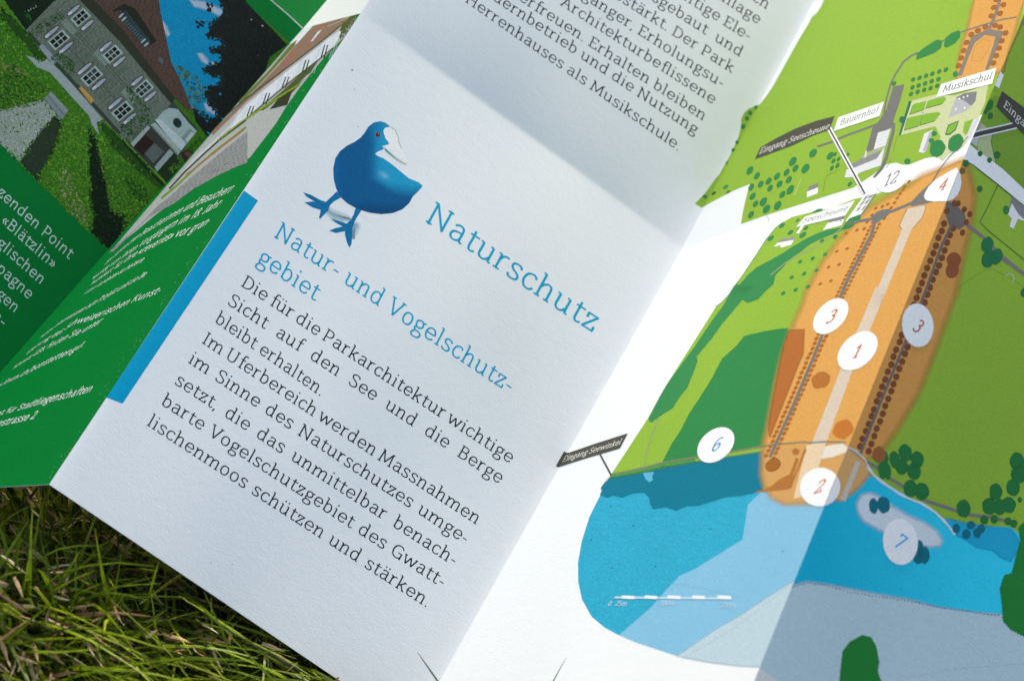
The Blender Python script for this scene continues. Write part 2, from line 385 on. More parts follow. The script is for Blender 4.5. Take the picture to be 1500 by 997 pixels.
# ------------------------------------------------------------------ lettering: a light slab face drawn with pen strokes
# every glyph: advance, strokes. p = straight, c = curve, s = slab (x, y, left, right), d = dot
def _n(x): return [('c', [(x, 30), (x+8, 42), (x+18, 47.5), (x+27, 44), (x+30, 34), (x+30, 0)])]
GL = {
 'a': (52, [('c', [(11, 41), (20, 47), (30, 47.5), (37, 43), (38.5, 33), (38.5, 10), (42, 3), (49, 3)]), ('c', [(38.5, 28.5), (25, 28), (14, 24), (9.5, 14), (13, 5), (22, 1.5), (31, 4), (38.5, 11)])]),
 'b': (55, [('p', [(13, 72), (13, 3)]), ('s', 13, 71.5, 9, 0), ('c', [(13, 37), (21, 45), (30, 47.5), (40, 42), (45.5, 25), (40, 8), (30, 1.8), (20, 3.5), (13, 11)])]),
 'c': (47, [('c', [(42, 39), (36, 46), (27, 47.5), (15, 42), (9, 25), (14, 8), (26, 1.8), (36, 4), (43, 11)])]),
 'd': (57, [('p', [(42, 72), (42, 2.5)]), ('s', 42, 71.5, 9, 0), ('s', 42, 2.5, 0, 9), ('c', [(42, 37), (34, 46), (25, 47.5), (14, 41), (9, 25), (13, 8), (24, 1.8), (34, 5), (42, 14)])]),
 'e': (52, [('c', [(10, 26), (44, 26), (43, 38), (36, 46), (26, 47.5), (15, 42), (9, 26), (14, 8), (26, 1.8), (36, 4), (44, 11)])]),
 'f': (34, [('c', [(38, 69), (32, 73), (24, 70), (20, 60), (20, 30), (20, 2)]), ('p', [(8, 47), (35, 47)]), ('s', 20, 2.5, 9, 10)]),
 'g': (50, [('c', [(25, 47.5), (13, 42), (11, 32), (15, 21), (25, 18), (36, 22), (39.5, 32), (36, 43), (25, 47.5)]), ('p', [(35, 44), (48, 46.5)]), ('c', [(16, 20), (11, 12), (17, 5.5), (30, 4), (41, 0), (44, -9), (38, -18), (25, -21), (12, -18.5), (8, -9), (16, 3)])]),
 'h': (58, [('p', [(13, 72), (13, 0)]), ('s', 13, 71.5, 9, 0), ('s', 13, 2.5, 9, 9), ('s', 43, 2.5, 9, 9)] + _n(13)),
 'i': (28, [('p', [(14, 47), (14, 0)]), ('s', 14, 46.5, 9, 0), ('s', 14, 2.5, 9, 9), ('d', 14, 66)]),
 'j': (27, [('c', [(16, 47), (16, -8), (12, -18), (3, -20)]), ('s', 16, 46.5, 9, 0), ('d', 16, 66)]),
 'k': (53, [('p', [(13, 72), (13, 0)]), ('s', 13, 71.5, 9, 0), ('s', 13, 2.5, 9, 8), ('p', [(13, 19), (40, 46)]), ('p', [(23, 29), (44, 2)]), ('s', 40, 46.5, 8, 7), ('s', 44, 2.5, 7, 7)]),
 'l': (28, [('p', [(14, 72), (14, 0)]), ('s', 14, 71.5, 9, 0), ('s', 14, 2.5, 9, 9)]),
 'm': (88, [('p', [(13, 47), (13, 0)]), ('s', 13, 46.5, 9, 0), ('s', 13, 2.5, 9, 8), ('s', 43, 2.5, 7, 7), ('s', 73, 2.5, 8, 9)] + _n(13) + _n(43)),
 'n': (58, [('p', [(13, 47), (13, 0)]), ('s', 13, 46.5, 9, 0), ('s', 13, 2.5, 9, 9), ('s', 43, 2.5, 9, 9)] + _n(13)),
 'o': (54, [('c', [(27, 47.5), (14, 42), (9, 25), (14, 8), (27, 1.8), (40, 8), (45, 25), (40, 42), (27, 47.5)])]),
 'p': (56, [('p', [(13, 47), (13, -20)]), ('s', 13, 46.5, 9, 0), ('s', 13, -19, 9, 9), ('c', [(13, 37), (21, 45), (30, 47.5), (40, 42), (45.5, 25), (40, 8), (30, 1.8), (20, 3.5), (13, 11)])]),
 'r': (41, [('p', [(13, 47), (13, 0)]), ('s', 13, 46.5, 9, 0), ('s', 13, 2.5, 9, 11), ('c', [(13, 28), (18, 41), (27, 47), (37, 46)])]),
 's': (45, [('c', [(38, 38), (36, 44), (26, 47.8), (14, 45), (11, 36), (17, 28), (30, 22), (38, 13), (34, 4), (22, 1.5), (11, 4), (8.5, 11)])]),
 't': (37, [('c', [(17, 61), (17, 30), (17, 11), (21, 3), (29, 1.8), (36, 6)]), ('p', [(6, 47), (35, 47)])]),
 'u': (58, [('c', [(13, 47), (13, 26), (13, 12), (18, 4), (27, 1.8), (36, 6), (44, 17)]), ('p', [(44, 47), (44, 2.5)]), ('s', 13, 46.5, 9, 0), ('s', 44, 46.5, 9, 0), ('s', 44, 2.5, 0, 9)]),
 'v': (49, [('p', [(7, 47), (24.5, 2)]), ('p', [(24.5, 2), (42, 47)]), ('s', 7, 46.5, 6, 8), ('s', 42, 46.5, 8, 6)]),
 'w': (75, [('p', [(7, 47), (22, 2)]), ('p', [(22, 2), (37.5, 45)]), ('p', [(37.5, 45), (53, 2)]), ('p', [(53, 2), (68, 47)]), ('s', 7, 46.5, 6, 8), ('s', 68, 46.5, 8, 6)]),
 'z': (46, [('p', [(10, 34), (10, 46.5), (38, 46.5), (8, 3), (39, 3), (39, 15)])]),
 'A': (66, [('p', [(10, 2), (33, 68)]), ('p', [(33, 68), (56, 2)]), ('p', [(18, 25), (48, 25)]), ('s', 10, 2.5, 8, 9), ('s', 56, 2.5, 9, 8)]),
 'B': (58, [('p', [(14, 68), (14, 2)]), ('c', [(6, 66), (28, 66), (42, 62), (45, 51), (40, 40), (28, 37), (14, 37)]), ('c', [(14, 37), (32, 37), (46, 31), (49, 19), (44, 7), (30, 2.5), (6, 2.5)])]),
 'D': (66, [('p', [(15, 68), (15, 2)]), ('c', [(6, 66), (28, 66), (46, 60), (56, 44), (56, 25), (47, 9), (30, 2.5), (6, 2.5)])]),
 'E': (57, [('p', [(15, 66), (15, 2.5)]), ('p', [(6, 66), (48, 66), (48, 54)]), ('p', [(15, 36), (40, 36)]), ('p', [(6, 2.5), (50, 2.5), (50, 15)])]),
 'G': (66, [('c', [(54, 54), (48, 63), (36, 67), (20, 62), (10, 46), (10, 24), (18, 8), (34, 1.8), (46, 4), (55, 12)]), ('p', [(55, 0), (55, 30), (38, 30)])]),
 'H': (72, [('p', [(15, 68), (15, 0)]), ('p', [(57, 68), (57, 0)]), ('p', [(15, 35), (57, 35)]), ('s', 15, 66, 9, 9), ('s', 15, 2.5, 9, 9), ('s', 57, 66, 9, 9), ('s', 57, 2.5, 9, 9)]),
 'I': (32, [('p', [(16, 68), (16, 0)]), ('s', 16, 66, 10, 10), ('s', 16, 2.5, 10, 10)]),
 'J': (40, [('c', [(26, 66), (26, 20), (22, 6), (12, 1.5), (4, 5)]), ('s', 26, 66, 10, 8)]),
 'K': (64, [('p', [(15, 68), (15, 0)]), ('p', [(15, 27), (50, 66)]), ('p', [(27, 40), (54, 2)]), ('s', 15, 66, 9, 9), ('s', 15, 2.5, 9, 9), ('s', 50, 66, 8, 7), ('s', 54, 2.5, 8, 7)]),
 'L': (54, [('p', [(15, 68), (15, 2.5)]), ('p', [(6, 2.5), (48, 2.5), (48, 16)]), ('s', 15, 66, 9, 10)]),
 'C': (60, [('c', [(52, 54), (46, 63), (34, 67), (18, 60), (10, 44), (10, 24), (18, 8), (33, 1.8), (46, 5), (54, 14)])]),
 'M': (84, [('p', [(13, 2), (17, 66), (42, 10), (67, 66), (71, 2)]), ('s', 17, 66, 10, 0), ('s', 67, 66, 0, 10), ('s', 13, 2.5, 9, 9), ('s', 71, 2.5, 9, 9)]),
 'N': (72, [('p', [(15, 0), (15, 66), (57, 2), (57, 68)]), ('s', 15, 66, 10, 0), ('s', 15, 2.5, 9, 10), ('s', 57, 66, 10, 9)]),
 'P': (58, [('p', [(15, 68), (15, 0)]), ('c', [(6, 66), (30, 66), (45, 60), (49, 47), (44, 34), (30, 29), (15, 29)]), ('s', 15, 2.5, 9, 11)]),
 'S': (54, [('c', [(45, 54), (42, 63), (28, 67.5), (14, 63), (11, 51), (19, 41), (35, 33), (45, 22), (43, 9), (28, 1.5), (13, 5), (8, 15)])]),
 'U': (70, [('c', [(15, 66), (15, 24), (19, 8), (35, 1.8), (50, 8), (55, 24), (55, 66)]), ('s', 15, 66, 9, 9), ('s', 55, 66, 9, 9)]),
 'V': (64, [('p', [(9, 66), (32, 1)]), ('p', [(32, 1), (55, 66)]), ('s', 9, 66, 8, 9), ('s', 55, 66, 9, 8)]),
 '1': (44, [('p', [(12, 54), (25, 66), (25, 2)]), ('s', 25, 2.5, 12, 12)]),
 '2': (50, [('c', [(9, 54), (15, 64), (27, 67), (39, 61), (41, 48), (34, 33), (9, 4)]), ('p', [(9, 3), (43, 3), (43, 12)])]),
 '3': (50, [('c', [(10, 58), (18, 66), (30, 66), (39, 58), (37, 44), (24, 38)]), ('c', [(24, 38), (38, 34), (42, 20), (36, 6), (22, 1.8), (8, 8)])]),
 '4': (52, [('p', [(35, 2), (35, 66), (8, 22), (48, 22)]), ('s', 35, 2.5, 9, 9)]),
 '5': (50, [('p', [(40, 66), (13, 66), (11, 38)]), ('c', [(11, 38), (24, 41), (38, 35), (42, 20), (36, 6), (22, 1.8), (8, 8)])]),
 '6': (52, [('c', [(40, 62), (29, 66), (17, 58), (10, 40), (10, 20), (17, 5), (28, 1.8), (40, 8), (43, 21), (38, 34), (27, 38), (16, 32), (10, 22)])]),
 '7': (48, [('p', [(8, 54), (8, 65), (42, 65), (20, 1)])]),
 '8': (52, [('c', [(26, 66), (14, 60), (13, 47), (26, 37), (40, 26), (42, 12), (34, 2.5), (18, 2.5), (9, 12), (12, 26), (26, 37), (39, 47), (38, 60), (26, 66)])]),
 '0': (52, [('c', [(26, 66), (14, 60), (9, 34), (14, 8), (26, 1.8), (38, 8), (43, 34), (38, 60), (26, 66)])]),
 '.': (22, [('d', 11, 4)]), ':': (24, [('d', 12, 4), ('d', 12, 42)]),
 ',': (22, [('p', [(13, 5), (8, -10)])]), '-': (34, [('p', [(6, 24), (28, 24)])]), '/': (34, [('p', [(4, -8), (30, 72)])]),
 '<': (44, [('p', [(20, 40), (8, 24), (20, 8)]), ('p', [(36, 40), (24, 24), (36, 8)])]),
 '>': (44, [('p', [(8, 40), (20, 24), (8, 8)]), ('p', [(24, 40), (36, 24), (24, 8)])])}
for base_, new_, dx_ in (('u', 'ü', 28), ('a', 'ä', 26)):
    GL[new_] = (GL[base_][0], GL[base_][1] + [('d', dx_ - 9, 65), ('d', dx_ + 9, 65)])

def smooth_pts(P, k=4):
    P = [np.array(p, float) for p in P]; out = []
    for i in range(len(P) - 1):
        a = P[max(0, i - 1)]; b = P[i]; c = P[i + 1]; d = P[min(len(P) - 1, i + 2)]
        if i == 0 and np.allclose(P[0], P[-1]): a = P[-2]
        if i == len(P) - 2 and np.allclose(P[0], P[-1]): d = P[1]
        for j in range(k):
            t = j / k
            out.append(.5 * ((2*b) + (c-a)*t + (2*a-5*b+4*c-d)*t*t + (3*b-a-3*c+d)*t**3))
    out.append(P[-1]); return out

def advance(text, sx, space=24, sans=False):
    return sum(space if ch == ' ' else GL.get(ch, GL['n'])[0] * (.93 if sans else 1) for ch in text) * sx

def glyph_strokes(ch, w, sans=False):
    """outline pieces (left rail, right rail) in letter units"""
    out = []
    for st in GL[ch][1]:
        if st[0] == 's':
            if sans and ch not in 'I1': continue
            if sans: continue
            _, x, y, l, r = st
            out.append(([(x - l, y + w*.36), (x + r, y + w*.36)], [(x - l, y - w*.36), (x + r, y - w*.36)]))
        elif st[0] == 'd':
            _, x, y = st; k = w * .62
            out.append(([(x - k, y), (x - k*.5, y + k*.9), (x + k*.5, y + k*.9), (x + k, y)], [(x - k, y), (x - k*.5, y - k*.9), (x + k*.5, y - k*.9), (x + k, y)]))
        else:
            if st[0] == 'c': runs = [smooth_pts(st[1])]
            else: runs = [[np.array(a, float), np.array(b_, float)] for a, b_ in zip(st[1][:-1], st[1][1:])]
            for pts in runs:
                L = []; R = []; n = len(pts); closed = np.allclose(pts[0], pts[-1])
                for i in range(n):
                    a = pts[max(0, i - 1)]; b_ = pts[min(n - 1, i + 1)]
                    if closed and i in (0, n - 1): a = pts[-2]; b_ = pts[1]
                    d = b_ - a; d = d / (np.linalg.norm(d) + 1e-9)
                    ww = w * ((.74 + .26 * abs(d[1])) if not sans else .95)
                    nv = np.array([-d[1], d[0]]) * ww / 2
                    L.append(tuple(pts[i] + nv)); R.append(tuple(pts[i] - nv))
                if st[0] == 'p' and len(st[1]) > 2 or sans and st[0] == 'p':
                    e = (pts[1] - pts[0]); e = e / np.linalg.norm(e) * w * .3
                    L[0] = tuple(np.array(L[0]) - e); R[0] = tuple(np.array(R[0]) - e); L[-1] = tuple(np.array(L[-1]) + e); R[-1] = tuple(np.array(R[-1]) + e)
                out.append((L, R))
    return out

def set_text(pr, text, frame, sx=1.0, w=6.6, col=(.02, .025, .028), layer=0, space=24, width=None, sans=False, track=0):
    """frame(x, y): letter units -> photo point.  width: justify by stretching the word spaces"""
    if width is not None:
        ns = text.count(' ')
        nat = advance(text, sx, 0, sans) + track * len(text)
        space = (width - nat) / ns / sx if ns else space
    x = 0.0; k = 0
    for ch in text:
        if ch == ' ': x += space * sx; continue
        if ch not in GL: ch = 'n'
        for L, R in glyph_strokes(ch, w, sans):
            q = [frame(x + a * sx * (.93 if sans else 1), y) for a, y in L]; r = [frame(x + a * sx * (.93 if sans else 1), y) for a, y in R]
            pr.strip(q, r, col, layer + .25 * (k % 4)); k += 1
        x += GL[ch][0] * sx * (.93 if sans else 1) + track
    return x

def straight(p0, p1, up0, up1, width):
    """baseline from p0 to p1 that is `width` letter units long"""
    p0, p1, up0, up1 = [np.array(v, float) for v in (p0, p1, up0, up1)]
    def f(x, y):
        t = x / width; q = p0 + (p1 - p0) * t + (up0 + (up1 - up0) * t) * y
        return (float(q[0]), float(q[1]))
    return f
def affine(p, eu, ev):
    def f(x, y): return (p[0] + eu[0]*x + ev[0]*y, p[1] + eu[1]*x + ev[1]*y)
    return f
def Z(x0, y0, s):
    def f(*pts):
        if len(pts) == 1 and isinstance(pts[0], list): pts = pts[0]
        return [(x0 + x / s, y0 + y / s) for x, y in pts]
    return f
# ------------------------------------------------------------------ inks
WHITE = (.82, .84, .845); GREEN_INK = (.001, .19, .030)
LAWN = (.26, .44, .042); ORANGE = (.66, .34, .085); BROWN = (.36, .12, .024); TREE = (.024, .215, .055); RIM = (.012, .10, .03)
BROWN_RIM = (.17, .05, .015); ROAD = (.165, .165, .155); SAND = (.62, .53, .42); TEAL = (.003, .175, .26); WATER = (.028, .37, .54)
SHALLOW = (.21, .48, .66); GREY_LAKE = (.45, .59, .65); BEIGE = (.55, .60, .33); SIGN = (.075, .075, .055); HOUSE = (.70, .72, .74); ROOF = (.22, .22, .22)
TEXT = (.016, .020, .023); BLUE = (.001, .36, .56)

# ------------------------------------------------------------------ text panel
zb = Z(400, 150, 4.3357)
def text_panel():
    P = Print('C', 'body_text', base=9, step=2)
    up = (.60 * .322, -.81 * .322)
    up = (20.0 / 68 * .55, -37.0 / 68 * .55)
    R = [("Die für die Parkarchitektur wichtige", (351.3, 417.6), (747.5, 679)), ("Sicht auf den See und die Berge", (331.4, 444.7), (732, 708.8)),
         ("bleibt erhalten.", (313.0, 470.5), (470, 581.0)), ("Im Uferbereich werden Massnahmen", (293.9, 501), (698.5, 768.8)),
         ("im Sinne des Naturschutzes umge-", (274, 530), (682, 797.5)), ("setzt, die das unmittelbar benach-", (254, 561), (665, 829)),
         ("barte Vogelschutzgebiet des Gwatt-", (234, 591), (648, 861)), ("lischenmoos schützen und stärken.", (213.5, 621.5), (625.5, 890))]
    for i, (t, a, b_) in enumerate(R):
        L = math.hypot(b_[0] - a[0], b_[1] - a[1]); sc = .325 * (1 + .004 * i); wu = L / sc
        upv = (.134 * (1 + .004 * i), -.236 * (1 + .004 * i))
        sx = .93
        if i == 3: sx = .905
        if i == 2: sx = L / sc / advance(t, 1)
        set_text(P, t, straight(a, b_, upv, upv, wu), sx, 7.2, TEXT, width=None if i == 2 else wu)
    for x, y, r in ((516, 103, 1.5), (519.5, 131, .7), (525, 186, .7), (724, 428, .6), (340, 826, .7), (309, 824, .8)): P.ell(x, y, r, r, 0, (.2, .23, .26), 0, n=8)
    P.build()
    P = Print('C', 'body_text', base=9, step=2)
    for t, e, sl, sc in (("Herrenhauses als Musikschule.", (994, 222), .70, .318), ("Bauernbetrieb und die Nutzung", (1019, 198), .665, .318),
                         ("erfreuen. Erhalten bleiben", (1031, 178), .655, .318), ("Architekturbeflissene", (1045, 153.5), .65, .318),
                         ("Spaziergänger, Erholungsu-", (1058, 130), .645, .316), ("gestärkt. Der Park", (1072, 108), .645, .315),
                         ("ausgebaut  und", (1085, 84.5), .64, .314), ("wichtige Ele-", (1097, 61), .64, .313), ("Parkanlage", (1111, 36.5), .64, .312), ("auch", (1124, 15), .64, .311)):
        sx = .875; wu = advance(t, sx, 24); d = np.array((1, sl)) / math.hypot(1, sl) * wu * sc
        a = (e[0] - d[0], e[1] - d[1])
        set_text(P, t, straight(a, e, (.102, -.203), (.096, -.203), wu), sx, 7.2, TEXT)
    P.build()
    P = Print('C', 'headline', base=9, step=2)
    t = "Naturschutz"; wu = advance(t, 1.08)
    set_text(P, t, straight((620.5, 322.5), (869, 488), (.235, -.425), (.23, -.42), wu), 1.08, 7.2, BLUE); P.build("large light blue headline")
    P = Print('C', 'subheading', base=9, step=2)
    t = "Natur- und Vogelschutz-"; wu = advance(t, 1.03)
    set_text(P, t, straight((399.5, 345.5), (747, 577), (.175, -.325), (.17, -.325), wu), 1.03, 7.4, BLUE)
    wu2 = advance("gebiet", 1.03); L = wu2 * math.hypot(347.5, 231.5) / wu
    a = (374.5, 383); b_ = (374.5 + L * .832, 383 + L * .555)
    set_text(P, "gebiet", straight(a, b_, (.175, -.325), (.175, -.325), wu2), 1.03, 7.4, BLUE); P.build()
    # the blue coot
    B = Print('C', 'bird_illustration', base=9, step=3, L=3)
    body = zb([(745, 155), (715, 130), (680, 120), (640, 128), (605, 155), (580, 195), (555, 225), (520, 250), (470, 275), (425, 310), (395, 355), (382, 420), (385, 490), (400, 545), (415, 580), (435, 608), (470, 640), (520, 668), (560, 685), (620, 702), (690, 710), (760, 703), (820, 680), (865, 640), (888, 598), (925, 562), (951, 531), (925, 508), (862, 482), (800, 430), (740, 382), (700, 355), (660, 338), (648, 326), (668, 311), (698, 300), (705, 290), (690, 278), (716, 272), (737, 267), (731, 250), (715, 230), (704, 200), (700, 180), (712, 162)])
    def bird(q):
        x = (q[0] - 400) * 4.3357; y = (q[1] - 150) * 4.3357
        dk = np.array((.001, .105, .27)); md = np.array((.002, .20, .42)); lt = np.array((.012, .33, .56)); hi = np.array((.42, .62, .74))
        w = 1 / (1 + math.exp(-(x - 650 - max(0, y - 480) * 1.2) / 16)) * max(0, min(1, (585 - y + (x - 700) * .12) / 90))
        c = dk + (lt - dk) * w
        c = c + (hi - c) * .42 * math.exp(-(((x - 705) / 26) ** 2 + ((y - 462 - (x - 705) * .45) / 17) ** 2))
        c = c + (md - c) * .7 * math.exp(-(((x - 655) / 60) ** 2 + ((y - 150) / 45) ** 2))
        c = c * (1 - .3 * math.exp(-((y - 690) / 45) ** 2)) * (1 + .25 * math.exp(-((x - 395) / 25) ** 2))
        return tuple(c * random.uniform(.82, 1.18))
    B.poly(body, bird, 1)
    B.soft_poly(zb([(330, 655), (380, 690), (470, 725), (500, 745), (440, 755), (380, 740), (340, 700)]), 9, (.30, .48, .58), 0, .6)
    B.soft_poly(zb([(505, 760), (545, 775), (540, 800), (515, 850), (500, 870)]), 9, (.30, .48, .58), 0, .6)
    leg = lambda q: tuple(np.array((.003, .16, .34)) * (.8 + .5 * ((q[0] * 7.3 + q[1] * 3.1) % 1)))
    B.poly(zb([(405, 565), (432, 603), (385, 630), (362, 652), (348, 690), (322, 715), (298, 741), (292, 733), (303, 683), (250, 667), (198, 634), (255, 629), (272, 634), (215, 600), (190, 571), (240, 587), (300, 620), (335, 632), (362, 607)]), leg, 2)
    B.poly(zb([(525, 668), (562, 684), (532, 730), (517, 760), (506, 800), (502, 850), (498, 900), (485, 922), (470, 893), (457, 842), (456, 818), (400, 829), (355, 815), (400, 797), (442, 788), (400, 765), (368, 738), (420, 753), (466, 770), (490, 750), (512, 712)]), leg, 2)
    B.poly(zb([(745, 155), (775, 176), (795, 222), (799, 255), (822, 300), (850, 372), (853, 394), (780, 350), (740, 314), (706, 286), (716, 272), (737, 267), (731, 250), (715, 230), (704, 200), (700, 180), (712, 162)]), lambda q: tuple(np.array((.90, .90, .86)) - np.array((.10, .05, .12)) * max(0, min(1, (.9 * (q[1] - 212) - .75 * (q[0] - 566)) / 9))), 1)
    B.line(zb([(745, 155), (775, 176), (795, 222), (799, 255), (816, 292)]), 1.0, (.30, .48, .36), 2)
    B.poly(zb([(706, 286), (740, 316), (780, 352), (826, 380), (853, 394), (838, 399), (800, 378), (756, 346), (712, 308)]), lambda q: tuple(np.array((.03, .25, .38)) + (np.array((.50, .62, .42)) - np.array((.03, .25, .38))) * max(0, min(1, (q[0] - 563) / 26))), 2)
    ex, ey = zb((665, 205))[0]
    B.ell(ex, ey, 4.2, 4.2, 0, (.10, .25, .36), 2); B.ell(ex, ey, 3.1, 3.6, .3, (.10, .012, .008), 3); B.ell(ex + 1, ey - 1.3, .8, .8, 0, (.6, .5, .45), 4)
    B.build()
    # blue thumb tab on the fold, corner of the map, specks
    T = Print('C', 'colour_tab', base=9, step=3, L=4)
    T.poly([(357.5, 279), (378, 294), (179.5, 591), (156, 582)], (.001, .33, .55), 0); T.build()
    K = Print('C', 'map_print', base=9, step=3, L=5)
    zu = Z(1010, 0, 3.988)
    edge = zu([(785, 0), (770, 35), (745, 75), (715, 100), (700, 130), (640, 230), (590, 320), (540, 410), (490, 500), (450, 560), (410, 610), (380, 622), (345, 636), (318, 662), (303, 695), (300, 740), (288, 795), (262, 855), (235, 912), (205, 965)]) + Z(1000, 180, 3.988)([(245, 247), (215, 300), (195, 322), (130, 412), (72, 472), (110, 496), (400, 360), (600, 0), (1000, -500)]) + [(1300, 0)]
    K.poly(edge, LAWN, 0)
    for x, y, r in ((354, 662, 14), (336, 692, 14), (314, 741, 14), (388, 628, 11), (278, 832, 11), (256, 877, 11), (222, 955, 11)):
        q = zu((x, y))[0]; K.ell(q[0], q[1], r / 3.988, r / 3.988, 0, TREE, 1, edge=RIM, ew=.6, n=12)
    q = Z(1000, 180, 3.988)((131, 432))[0]; K.ell(q[0], q[1], 3.6, 3.4, 0, TREE, 1, edge=RIM, ew=.7, n=12)
    K.build()
    K = Print('C', 'place_label', base=9, step=3, L=5)
    K.poly(Z(780, 550, 4.985)([(170, 660), (230, 552), (252, 562), (290, 570), (240, 650), (186, 668)]), SIGN, 1); K.build()
text_panel()
# ------------------------------------------------------------------ map panels
z4 = Z(1000, 180, 3.988); z5 = Z(1250, 180, 3.988); z6 = Z(850, 420, 3.3242); z7 = Z(1090, 420, 2.769); z8 = Z(800, 680, 3.145); z9 = Z(1150, 680, 3.1457)
z10 = Z(1280, 330, 3.0212); zn = Z(1270, 580, 4.748); z2 = Z(1100, 250, 4.987); z3 = Z(1250, 0, 3.988); zt = Z(1180, 60, 4.983); zu = Z(1010, 0, 3.988)
def tree(P, z, x, y, rx, ry, rot=0, col=TREE, rim=RIM, layer=6, s=1.0):
    q = z((x, y))[0]; P.ell(q[0], q[1], rx * s, ry * s, rot, col, layer, n=14, edge=rim, ew=.55, wob=.04)
def lobed(pts, r=3.0):
    """scalloped outline like a drawn hedge"""
    out = []; P = [np.array(p) for p in pts]
    ar = sum(a[0] * b_[1] - b_[0] * a[1] for a, b_ in zip(P, P[1:] + P[:1])); sg_ = 1 if ar > 0 else -1
    for a, b_ in zip(P, P[1:] + P[:1]):
        d = b_ - a; L = np.linalg.norm(d); k = max(1, int(L / (r * 1.35)))
        nv = np.array([d[1], -d[0]]) / (L + 1e-9)
        for i in range(k):
            out.append(tuple(a + d * i / k)); out.append(tuple(a + d * (i + .5) / k + nv * sg_ * random.uniform(.5, 1.0) * min(2.0, r * .55)))
    return out
orange_d = z5([(655, 205), (500, 268), (404, 305)]) + [(1331, 272), (1300.5, 288), (1276, 302), (1260, 316), (1244, 334), (1228, 352), (1208, 378), (1194, 402), (1180, 428)] + z7([(240, 60), (200, 150), (160, 260), (130, 380), (100, 540), (76, 650), (70, 760), (82, 805), (112, 855), (165, 880), (240, 878), (330, 872), (420, 866), (440, 838), (484, 790), (506, 700)]) + [(1297, 654), (1320, 620)] + z10([(200, 740), (270, 560), (365, 300)]) + z5([(650, 760), (690, 600), (712, 430), (690, 330), (672, 265)])
orange_top = z3([(715, -40), (690, 60), (665, 170), (640, 240), (612, 350), (600, 470), (880, 420), (905, 320), (960, 130), (1010, -40)])

